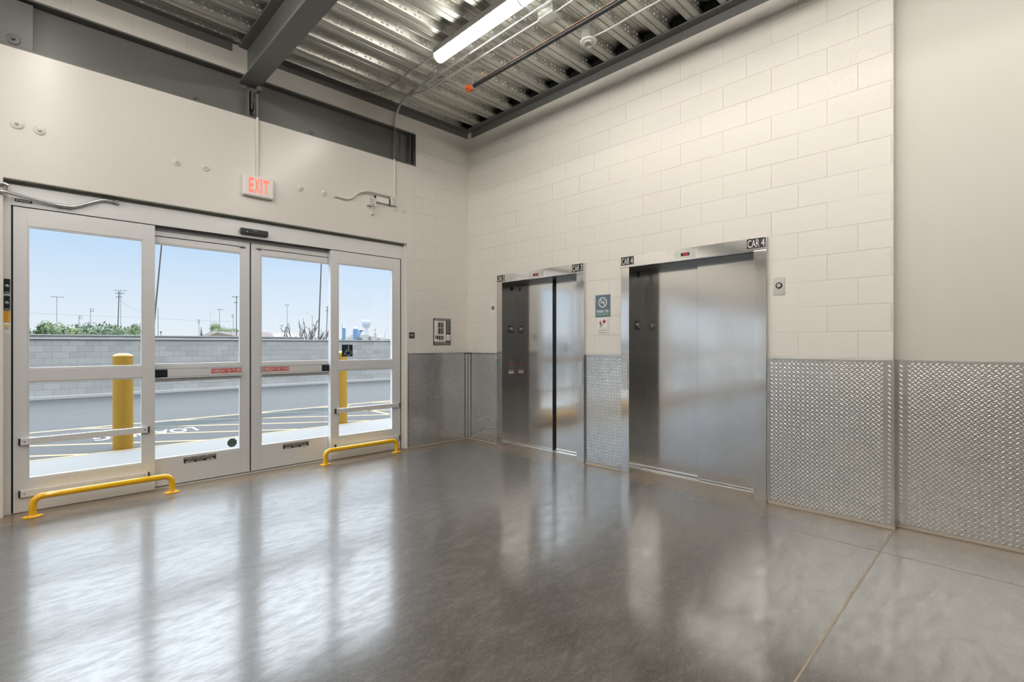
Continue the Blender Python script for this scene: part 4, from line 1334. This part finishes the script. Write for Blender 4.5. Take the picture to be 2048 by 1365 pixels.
# ================================================================== OUTDOORS
m = M(); m.box(-60, 160, 11.35, 260, -0.4, -0.05, 'earth')
m.build('ground', kind='structure', label='bare ground beyond the boundary wall')
m = M(); m.box(-30, 30, 2.45, 11.2, -0.12, 0.0, 'asphalt')
rd = m.build('road', kind='structure', label='grey asphalt driveway outside the doors')
m = M(); m.box(-30, 30, 0.2, 2.385, -0.12, 0.004, 'sidewalk'); m.box(-30, ROOM_X - 0.2, -30, 0.2, -0.12, 0.004, 'sidewalk')
for xx in (-9.0, -5.5, -2.52, 1.6, 4.6):
    m.box(xx - 0.004, xx + 0.004, 0.21, 2.384, 0.003, 0.0052, 'steel_gray')
m.build('sidewalk', kind='structure', label='pale concrete sidewalk outside the doors')
m = M(); m.box(-30, 30, 2.385, 2.455, -0.12, 0.006, 'road_yellow')
m.build('trim_6', kind='structure', label='yellow painted edge of the sidewalk')
m = M()
def stripe(x0, y0, x1, y1, w_=0.09, mat='road_yellow'):
    d = Vector((x1 - x0, y1 - y0, 0)).normalized(); n_ = Vector((-d.y, d.x, 0)) * (w_ / 2)
    a, b = Vector((x0, y0, 0.0)), Vector((x1, y1, 0.0))
    q = M(); q.poly([a - n_, b - n_, b + n_, a + n_], (0, 0, 0.003), mat)
    return q
stripe(-14, 4.97, 12, 4.97, 0.10).build('painted_line', rd, label='long yellow line along the driveway')
for i in range(-6, 5):
    xm = -1.77 + 1.27 * i           # the hatch line passes y = 3.5 here
    x0_, x1_ = xm - (4.92 - 3.5) / 0.66, xm + (3.5 - 2.46) / 0.66
    stripe(x0_, 4.92, x1_, 2.46, 0.085).build('painted_line', rd, label='diagonal yellow hatch line')
stripe(0.46, 2.46, 0.46, 4.92, 0.09).build('painted_line', rd, label='yellow line across the hatched bay')
m = M()
m.text('LOADING', (-2.60, 3.86, 0.003), (-1, 0, 0), (0, -1, 0), 1.26, 0.43, 'road_white', 0.03, lift=0.002)
m.build('painted_lettering', rd, label='white word LOADING painted on the asphalt')

def bollard(x, y, lbl):
    t = thing('bollard', (x, y, 0), lbl, 'bollard', 'yellow bollards outside the doors')
    m = M(); m.lathe((x, y, 0), Z, [(0, 0.107), (1.185, 0.107), (1.195, 0.108)], 'bollard_yellow', 36); m.build('post', t)
    m = M(); m.lathe((x, y, 1.195), Z, [(0, 0.109), (0.012, 0.106), (0.026, 0.088), (0.036, 0.055), (0.040, 0.01)], 'bollard_yellow', 36); m.build('domed_cap', t)
bollard(-3.64, 2.58, 'thick yellow bollard behind the left side panel')
bollard(-0.685, 2.60, 'thick yellow bollard behind the right side panel')

# boundary wall
bw = thing('boundary_wall', (0, 11.2, 0), 'long grey concrete block wall across the driveway', kind='structure')
m = M(); m.box(-30, 32, 11.2, 11.4, -0.1, 1.475, 'outer_block'); m.build('block_wall', bw)
m = M(); m.box(-30, 32, 11.165, 11.43, 1.475, 1.508, 'cap_white'); m.build('wall_cap', bw, bevel=0.004)
m = M(); m.box(-30, 2.10, 11.22, 11.40, 1.508, 1.572, 'outer_block'); m.box(-30, 2.10, 11.19, 11.42, 1.572, 1.600, 'cap_white'); m.build('raised_course', bw, label='extra course with a white cap on the left part')
for xx in (-0.62, 4.30):
    m = M(); m.box(xx, xx + 0.02, 11.197, 11.2, 0.07, 1.475, 'steel_gray'); m.build('control_joint', bw)
m = M(); m.box(-30, 32, 11.05, 11.2, -0.1, 0.072, 'curb_concrete'); m.build('curb', bw, bevel=0.008)

# plants behind the wall
def leaf_crown(m, c, rad, n, size, mat, lobes=7, seed=0, low=-0.5):
    rnd = random.Random(seed)
    cs = []
    for i in range(lobes):
        a = rnd.uniform(0, 2 * PI); h = rnd.uniform(low, 0.75)
        cs.append((c[0] + rad[0] * 0.62 * math.cos(a), c[1] + rad[1] * 0.62 * math.sin(a), c[2] + rad[2] * h * 0.6, rnd.uniform(0.38, 0.58)))
    VV = []; FF = []
    for i in range(n):
        q = cs[rnd.randrange(lobes)]
        d = Vector((rnd.gauss(0, 1), rnd.gauss(0, 1), rnd.gauss(0, 1))).normalized()
        rr = q[3] * rnd.uniform(0.8, 1.08)
        p = Vector((q[0] + d.x * rad[0] * rr, q[1] + d.y * rad[1] * rr, q[2] + d.z * rad[2] * rr))
        a = Vector((rnd.gauss(0, 1), rnd.gauss(0, 1), rnd.gauss(0, 1))).normalized(); b = a.orthogonal().normalized()
        s = size * rnd.uniform(0.6, 1.3)
        k = len(VV)
        VV += [p - a * s, p - b * s * 0.5, p + a * s, p + b * s * 0.5]
        FF.append((k, k + 1, k + 2, k + 3))
    m.add(VV, FF, mat)
    # dense inner mass so that the crown is not see-through
    for q in cs:
        pr = []
        for i in range(9):
            t = PI * i / 8
            pr.append((q[3] * 0.82 * rad[2] * -math.cos(t), max(0.01, q[3] * 0.82 * rad[0] * math.sin(t))))
        m.lathe((q[0], q[1], q[2]), Z, pr, mat, 10)
def bush(x, y, z0, rad, h, mat, lbl, seed, n=700, name='shrub', cat='shrub', size=0.09, trunk=True, grp=None):
    t = thing(name, (x, y, -0.05), lbl, cat, grp)
    m = M(); leaf_crown(m, (x, y, z0), (rad, rad, h), n, size, mat, 8, seed); m.build('foliage', t)
    m = M(); m.cyl((x, y, -0.05), (x, y, z0), 0.09, 'bark', 8, 0.05); m.build('trunk', t)
hedge = [(-5.0, 26, 2.05, 'leaves', 'dark green leafy shrub behind the wall, furthest left'),
         (-2.9, 26.4, 1.95, 'leaves', 'leafy shrub behind the wall, second from the left'),
         (-1.0, 26, 1.62, 'leaves', 'low green shrub behind the wall left of the first short lamp mast'),
         (1.3, 26.6, 1.55, 'leaves', 'green shrub behind the wall below the short lamp masts'),
         (3.1, 26, 1.75, 'leaves_gray', 'pale grey green shrub behind the wall in the left side panel'),
         (4.9, 26.5, 1.65, 'leaves', 'green shrub behind the wall left of the utility pole foot'),
         (6.5, 26, 1.70, 'leaves', 'yellowish green shrub behind the wall at the utility pole foot'),
         (8.3, 26.4, 1.60, 'leaves', 'green shrub behind the wall seen right beside the door stile')]
hx = [-5.15, -3.95, -2.85, -1.75, -0.6, 0.5, 1.65, 2.7]
hz_ = [2.02, 2.02, 1.72, 1.62, 1.70, 1.86, 1.84, 1.70]
def at(u, yw):
    """point on the vertical plane y = yw seen in the direction of column u"""
    k = (u - 1024) / 986.8; a = math.radians(44.396)
    d = math.cos(a) - k * math.sin(a); s = (5.5119 + yw) / d
    return -4.5115 + s * (math.sin(a) + k * math.cos(a)), s / 986.8
def zpx(v, sc_):
    return 1.35 + (689.25 - v) * sc_
cols = [66, 92, 116, 142, 170, 198, 226, 254, 280]
tops = [637, 640, 648, 650, 652, 645, 646, 648, 656]
lbs = ['dark green shrub behind the wall, furthest left', 'second green shrub behind the wall from the left', 'green shrub at the foot of the tall floodlight mast',
       'bluish green shrub right of the tall floodlight mast', 'low green shrub at the foot of the shorter lamp mast', 'pale green loose shrub at the foot of the second short lamp mast',
       'green shrub just left of the utility pole', 'yellowish green shrub just right of the utility pole', 'green shrub partly hidden by the left door stile']
for i, (u_, v_) in enumerate(zip(cols, tops)):
    yh = (22.0, 23.6, 25.2, 26.8)[i % 4]
    x_, s_ = at(u_, yh)
    top = zpx(v_, s_)
    bush(x_, yh, 1.15, 0.64, (top - 1.0) * 0.98, ['leaves', 'leaves', 'leaves', 'leaves_dark', 'leaves', 'leaves_gray', 'leaves', 'leaves', 'leaves'][i], lbs[i], 20 + i, 1500, size=0.07, grp='shrubs behind the boundary wall')
# tree and conifer by the house
def tree(u0, u1, vt, yw, lbl, seed, mat='leaves_gray', n=1600):
    xa, s_ = at(u0, yw); xb, _ = at(u1, yw)
    zt = zpx(vt, s_)
    t = thing('tree', ((xa + xb) / 2, yw, -0.05), lbl, 'tree')
    r = (xb - xa) / 2
    m = M(); leaf_crown(m, ((xa + xb) / 2, yw, zt * 0.62), (r * 1.05, r * 0.8, zt * 0.38), n, r * 0.06, mat, 10, seed); m.build('foliage', t)
    m = M(); m.cyl(((xa + xb) / 2, yw, -0.05), ((xa + xb) / 2, yw, zt * 0.6), r * 0.06, 'bark', 8); m.build('trunk', t)
tree(421, 466, 643, 66, 'broad green tree behind the red roofed house', 51, 'leaves')
tree(462, 486, 652, 68, 'smaller green tree right behind the house, beside the pole', 52)
x_, s_ = at(402.5, 50)
t = thing('conifer', (x_, 50, -0.05), 'narrow dark conifer left of the red roofed house', 'tree')
m = M(); m.lathe((x_, 50, 0.3), Z, [(0, 0.16), (0.4, 0.2), (1.4, 0.15), (zpx(652, s_) - 0.35, 0.01)], 'leaves_dark', 10)
leaf_crown(m, (x_, 50, 1.5), (0.2, 0.2, 1.0), 300, 0.06, 'leaves_dark', 5, 3); m.build('foliage', t)
m = M(); m.cyl((x_, 50, -0.05), (x_, 50, 0.5), 0.06, 'bark', 8); m.build('trunk', t)
for (u0, u1, vt, lb, sd_) in ((676, 686, 670, 'small dark shrub at the left edge of the right side panel', 61), (691, 724, 668, 'dark rounded shrub below the blue tanks', 62),
                              (770, 786, 676, 'low shrub behind the wall at the right end', 63), (356, 366, 668, 'tiny dark shrub on the wall line in the left sliding panel', 64),
                              (366, 384, 668, 'low dark shrubbery on the wall line in the left sliding panel', 65)):
    yq = 24.5 if sd_ == 65 else 22
    xa, s_ = at(u0, yq); xb, _ = at(u1, yq)
    bush((xa + xb) / 2, yq, 1.2, (xb - xa) / 2 * 1.05, max(0.3, zpx(vt, s_) - 1.2), 'leaves_dark', lb, sd_, 900, size=0.05)

# bare pruned tree
bt = thing('bare_tree', (at(610, 20)[0], 20, -0.05), 'bare pruned tree with many upright branches behind the wall', 'tree')
m = M()
rnd = random.Random(5)
bx_, bs_ = at(612, 20)
def branch(m, p, d, L_, r, depth):
    pts = [p]; q = Vector(p); dd = Vector(d).normalized()
    for i in range(4):
        dd = (dd + Vector((rnd.gauss(0, 0.12), rnd.gauss(0, 0.08), rnd.gauss(0.05, 0.08)))).normalized()
        q = q + dd * (L_ / 4); pts.append(q.copy())
    m.tube(pts, r, 'bark', 6, radius_fn=lambda t_: r * (1 - 0.45 * t_))
    if depth > 0:
        for i in range(2 + (depth > 1)):
            branch(m, pts[2 + (i % 3)], dd + Vector((rnd.uniform(-0.8, 0.8), rnd.uniform(-0.4, 0.4), rnd.uniform(0.1, 0.5))), L_ * 0.55, r * 0.6, depth - 1)
m.cyl((bx_, 20, -0.05), (bx_, 20, 0.75), 0.16, 'bark', 10, 0.13); m.build('trunk', bt)
m = M()
for i in range(13):
    f = i / 12 * 2 - 1
    xs = bx_ + f * 0.30
    branch(m, (xs, 20 + rnd.uniform(-0.2, 0.2), 0.70), (f * 1.05, rnd.uniform(-0.25, 0.25), 0.9 - 0.25 * abs(f)), 1.15 + rnd.uniform(-0.1, 0.15), 0.040, 2)
m.build('branches', bt)

# poles
def flood_mast(u, vt, yw, lbl, u0=None, u1=None, double=False, foot=None):
    x, s_ = at(u, yw); zt = zpx(vt, s_)
    t = thing('floodlight_mast', (x, yw, -0.05), lbl, 'light mast', 'sports floodlight masts')
    m = M(); m.cyl((x, yw, -0.05), (x, yw, zt), s_ * 0.65, 'pole_gray', 8, s_ * 0.45); m.build('pole', t)
    xa, xb = (u0 - u) * s_ * 0.8, (u1 - u) * s_ * 0.8
    rows = 2 if double else 1
    for r_ in range(rows):
        zz = zt - r_ * s_ * 4.5
        m = M(); m.box(x + xa, x + xb, yw - 0.05, yw + 0.05, zz - s_ * 0.2, zz + s_ * 0.2, 'pole_gray'); m.build('crossbar', t)
        n = max(2, int((u1 - u0) / 5))
        for i in range(n):
            cx_ = x + xa + (xb - xa) * (i + 0.5) / n
            m = M(); m.lathe((cx_, yw + 0.1, zz), (0.3, -1, -0.4), [(0, s_ * 0.5), (s_ * 0.9, s_ * 1.0), (s_ * 1.1, s_ * 1.0)], 'pole_pale', 10); m.build('floodlight', t)
flood_mast(113.5, 594, 70, 'tall floodlight mast with a wide lamp bar, furthest left', 102, 127)
flood_mast(158, 632, 80, 'short double floodlight mast behind the shrubs, left of two', 157, 164, True)
flood_mast(181, 618, 80, 'short double floodlight mast behind the shrubs, right of two', 180.5, 188, True)
flood_mast(241.5, 581, 78, 'tall floodlight mast right behind the utility pole', 228, 254)
flood_mast(398, 640, 90, 'small double floodlight mast left of the conifer', 394, 400, True)
flood_mast(439.3, 619, 90, 'floodlight mast behind the broad green tree', 433, 448)
flood_mast(466.5, 629, 90, 'small double floodlight mast left of the wooden pole', 462, 467, True)
flood_mast(574.5, 610, 90, 'floodlight mast with a short lamp bar in the right sliding panel', 567, 580)
def plain_pole(name, u_top, vt, u_bot, yw, wpx, lbl, mat, arms=(), cat='pole'):
    xt, s_ = at(u_top, yw); xb, _ = at(u_bot, yw); zt = zpx(vt, s_)
    zb = zpx(680, s_)
    k = (xt - xb) / (zt - zb)
    x0_ = xb - k * (zb + 0.05)
    t = thing(name, (x0_, yw, -0.05), lbl, cat)
    m = M(); m.cyl((x0_, yw, -0.05), (xt, yw, zt), wpx * s_ / 2, mat, 10, wpx * s_ * 0.36); m.build('post', t)
    for (va, l, r_, th) in arms:
        za = zpx(va, s_); xx = x0_ + k * (za + 0.05)
        m = M(); m.box(xx - l * s_, xx + r_ * s_, yw - 0.08, yw + 0.08, za - th * s_ / 2, za + th * s_ / 2, mat); m.build('crossarm', t)
        for i in range(4):
            xi = xx - l * s_ + (l + r_) * s_ * (i + 0.3) / 3.6
            m = M(); m.cyl((xi, yw, za), (xi, yw, za + s_ * 1.6), s_ * 0.35, 'pole_pale', 6); m.build('insulator', t)
    return t
up = plain_pole('utility_pole', 238.2, 583, 235.0, 48, 2.2, 'wooden utility pole with two crossarms in the left side panel', 'wood_pole', [(587, 6, 9, 0.8), (594.5, 5, 5, 0.8)], 'utility pole')
plain_pole('utility_pole', 328.0, 440, 305, 40, 3.4, 'dark leaning utility pole at the left edge of the left sliding panel', 'wood_pole', [], 'utility pole')
plain_pole('utility_pole', 473, 592, 473.0, 48, 1.8, 'grey wooden utility pole at the right edge of the left sliding panel', 'wood_pole', [(594.5, 8, 5, 0.7), (606, 5, 2, 0.7)], 'utility pole')
plain_pole('utility_pole', 644.6, 470, 637.0, 40, 3.0, 'tall dark leaning utility pole at the right edge of the right sliding panel', 'wood_pole', [], 'utility pole')
plain_pole('utility_pole', 655, 614, 652.5, 48, 2.0, 'dark utility pole half hidden by the right sliding panel stile', 'wood_pole', [(615, 3, 2, 0.7), (622, 3, 3, 0.7)], 'utility pole')
plain_pole('metal_post', 315.9, 615, 316.2, 30, 1.7, 'plain grey post at the left edge of the left sliding panel', 'pole_gray')
plain_pole('metal_post', 420.8, 622, 421, 40, 1.2, 'thin white post in front of the red roofed house', 'cap_white')
plain_pole('metal_post', 471.2, 664, 471.4, 40, 1.3, 'short white post beside the wooden utility pole', 'cap_white')
plain_pole('metal_post', 684.4, 648, 684.4, 40, 1.2, 'plain grey post beside the blue tank in the right side panel', 'pole_gray')
plain_pole('metal_post', 462.5, 660, 462.5, 40, 0.6, 'thin dark post in front of the house', 'wood_pole')
def street_light(u, vt, yw, wpx, lbl, lpx, rise=5.0, side=-1):
    x, s_ = at(u, yw); zt = zpx(vt, s_)
    t = thing('street_lamp', (x, yw, -0.05), lbl, 'street lamp')
    m = M(); m.cyl((x, yw, -0.05), (x, yw, zt), wpx * s_ / 2, 'pole_gray', 8, wpx * s_ * 0.4); m.build('post', t)
    m = M(); m.tube(arc_path([(x, yw, zt - 0.1), (x + side * lpx * s_ * 0.3, yw, zt + rise * 0.75 * s_), (x + side * lpx * s_, yw, zt + rise * s_)], 1.0), s_ * 0.28, 'pole_pale', 6); m.build('arm', t)
    m = M(); m.box(x + side * lpx * s_ - 1.6 * s_, x + side * lpx * s_ + 1.4 * s_, yw - 0.1, yw + 0.1, zt + rise * s_ - s_ * 0.5, zt + rise * s_ + s_ * 0.4, 'pole_pale'); m.build('lamp_head', t, bevel=0.02)
street_light(624.6, 632, 60, 1.3, 'street lamp with a curved arm behind the bare tree', 11)
street_light(770, 664, 70, 0.8, 'street lamp on the right behind the boundary wall', 6, 5, 1)
def tee(u, vt, yw, l, r_, lbl, second=None):
    x, s_ = at(u, yw); zt = zpx(vt, s_)
    t = thing('parking_light', (x, yw, -0.05), lbl, 'light pole')
    m = M(); m.cyl((x, yw, -0.05), (x, yw, zt), s_ * 0.5, 'pole_gray', 8); m.build('post', t)
    m = M(); m.box(x - l * s_, x + r_ * s_, yw - 0.15, yw + 0.15, zt - 0.35 * s_, zt + 0.35 * s_, 'pole_gray'); m.build('lamp_bar', t)
    if second:
        z2 = zpx(second, s_); m = M(); m.box(x - 2.2 * s_, x + 3.4 * s_, yw - 0.1, yw + 0.1, z2 - 0.5 * s_, z2 + 0.5 * s_, 'wood_pole'); m.build('name_board', t)
tee(563.3, 651.3, 60, 3, 3.6, 'T-shaped parking light in front of the white tent')
tee(750.2, 659, 60, 1.6, 1.6, 'T-shaped pole with a dark board in the right side panel', 669.5)
x_, s_ = at(321.6, 25)
t = thing('road_sign', (x_, 25, -0.05), 'small dark heart shaped sign on a post behind the wall', 'sign')
m = M(); m.cyl((x_, 25, -0.05), (x_, 25, zpx(668, s_)), 0.012, 'wood_pole', 6); m.build('post', t)
m = M(); m.flat((x_, 25, zpx(666, s_)), X, Z, [(-0.05, 0.06), (0.05, 0.06), (0.05, 0.03), (0.0, -0.05), (-0.05, 0.03)], 'wood_pole', 0.0, 0.01); m.build('board', t)

# house
hy = 50.0
xa, s_ = at(402, hy); xb, _ = at(486, hy)
z_e, z_r = zpx(673, s_), zpx(661.5, s_)
hs = thing('house', ((xa + xb) / 2, hy + 3, -0.05), 'low house with a brownish red roof behind the wall', 'house')
m = M(); m.box(xa + 0.6, xb + 2, hy, hy + 6, -0.05, z_e, 'stucco'); m.build('walls', hs)
m = M()
m.poly([(xa + 1.0, hy - 0.3, z_e), (xa + 1.6, hy + 3, z_r), (xa + 1.0, hy + 6.3, z_e)], (xb - xa + 2, 0, 0), 'roof_tile')
m.build('roof', hs)
m = M(); m.poly([(xa + 0.3, hy - 0.35, z_e), (xa + 1.3, hy - 0.35, z_r - 0.15), (xa + 3.2, hy - 0.35, z_e)], (0, 0.4, 0), 'stucco'); m.build('gable', hs)
# tent
yt = 80.0
xa, s_ = at(534, yt); xb, _ = at(597, yt); zt = zpx(663.5, s_); ze = zpx(676, s_)
tn = thing('white_tent', ((xa + xb) / 2, yt, -0.05), 'large white peaked tent roof behind the wall', 'tent')
m = M()
n = 24
cx_ = xa * 0.35 + xb * 0.65
R_ = (xb - xa) / 2
vs = [((xa + xb) / 2 + R_ * math.cos(2 * PI * i / n), yt + 6 * math.sin(2 * PI * i / n), ze) for i in range(n)]
vs += [((xa + xb) / 2 + R_ * 0.45 * math.cos(2 * PI * i / n) + R_ * 0.1, yt + 2.6 * math.sin(2 * PI * i / n), ze + (zt - ze) * 0.62) for i in range(n)]
vs += [((xa + xb) / 2 + R_ * 0.1, yt, zt)]
fs = [(i, (i + 1) % n, n + (i + 1) % n, n + i) for i in range(n)] + [(n + i, n + (i + 1) % n, 2 * n) for i in range(n)]
m.add(vs, fs, 'tent_white', True); m.build('canopy', tn)
m = M(); m.box(xa + 1, xb - 1, yt - 4, yt + 4, -0.05, ze, 'tent_white'); m.build('side_walls', tn)
# blue tanks and pale tower
def tank(u0, u1, vt, lbl, yw=90.0):
    xa, s_ = at(u0, yw); xb, _ = at(u1, yw); zt = zpx(vt, s_); r = (xb - xa) / 2
    t = thing('storage_tank', ((xa + xb) / 2, yw, -0.05), lbl, 'tank', 'blue tanks far behind the wall')
    m = M(); m.lathe(((xa + xb) / 2, yw, -0.05), Z, [(0, r), (zt, r)], 'tank_blue', 24); m.build('shell', t)
    m = M(); m.lathe(((xa + xb) / 2, yw, zt - 0.05), Z, [(0, r * 1.06), (0.25, r * 1.06), (0.5, r * 0.6), (0.6, 0.05)], 'tower_pale', 24); m.build('lid', t)
tank(685, 691, 656.5, 'slim blue storage tank right of the grey post')
tank(706.5, 715.5, 658.5, 'wider blue storage tank above the dark shrub')
t = thing('conveyor', (at(722, 90)[0], 90, -0.05), 'blue sloping conveyor right of the wider blue tank', 'industrial structure')
xa, s_ = at(716, 90); xb, _ = at(727, 90)
m = M(); m.poly([(xa, 90, zpx(675, s_)), (xa + 3 * s_, 90, zpx(675, s_)), (xb - 3 * s_, 90, zpx(661, s_)), (xb - 6 * s_, 90, zpx(661, s_))], (0, 1.2, 0), 'tank_blue')
m.cyl((xa + 3.5 * s_, 90.6, -0.05), (xa + 3.5 * s_, 90.6, zpx(668, s_)), 1.2 * s_, 'tank_blue', 8); m.build('ramp', t)
m = M(); m.box(xb - 7 * s_, xb, 90, 91, zpx(663, s_), zpx(661, s_), 'tank_blue'); m.build('head_frame', t)
x_, s_ = at(732.5, 112)
t = thing('lattice_tower', (x_, 112, -0.05), 'pale hazy tower with a wide round head in the right side panel', 'tower')
m = M()
for dx2 in (-4, -1.3, 1.3, 4):
    m.cyl((x_ + dx2 * s_, 112, -0.05), (x_ + dx2 * s_ * 0.8, 112, zpx(648, s_)), 0.35 * s_, 'tower_pale', 6)
m.build('legs', t)
m = M(); m.lathe((x_, 112, zpx(655, s_)), Z, [(0, 6.5 * s_), (6 * s_, 8.5 * s_), (14 * s_, 8.8 * s_), (14.6 * s_, 8 * s_)], 'tower_pale', 20); m.build('head', t)
m = M(); m.cyl((x_, 112, zpx(641, s_)), (x_, 112, zpx(633, s_)), 0.3 * s_, 'tower_pale', 6); m.build('antenna', t)
x_, s_ = at(746, 95)
m = M()
for i, (du, hh) in enumerate(((-22, 9), (-14, 13), (-2, 10), (6, 8.5), (16, 7), (26, 5))):
    m.box(x_ + du * s_, x_ + (du + 10) * s_, 95 + i % 2, 103, -0.05, zpx(683 - hh, s_), 'tent_white')
m.build('industrial_sheds', label='cluster of pale industrial sheds below the hazy tower', cat='building')
# overhead wires
def wire(pts, lbl):
    P = []
    for (u, v, yw) in pts:
        x, s_ = at(u, yw); P.append((x, yw - 0.055, zpx(v, s_)))
    m = M(); m.tube(arc_path(P, 6.0), 0.012, 'wire', 5)
    m.build('overhead_wire', label=lbl, cat='wire')
wire([(30, 624, 48), (113, 629, 48), (238, 634, 48), (300, 636, 48), (360, 640, 48), (473, 644, 48)], 'thin overhead wire low in the sky over the shrubs')
wire([(238, 600, 48), (262, 618, 48), (300, 628, 48)], 'short sagging wire right of the utility pole with crossarms')
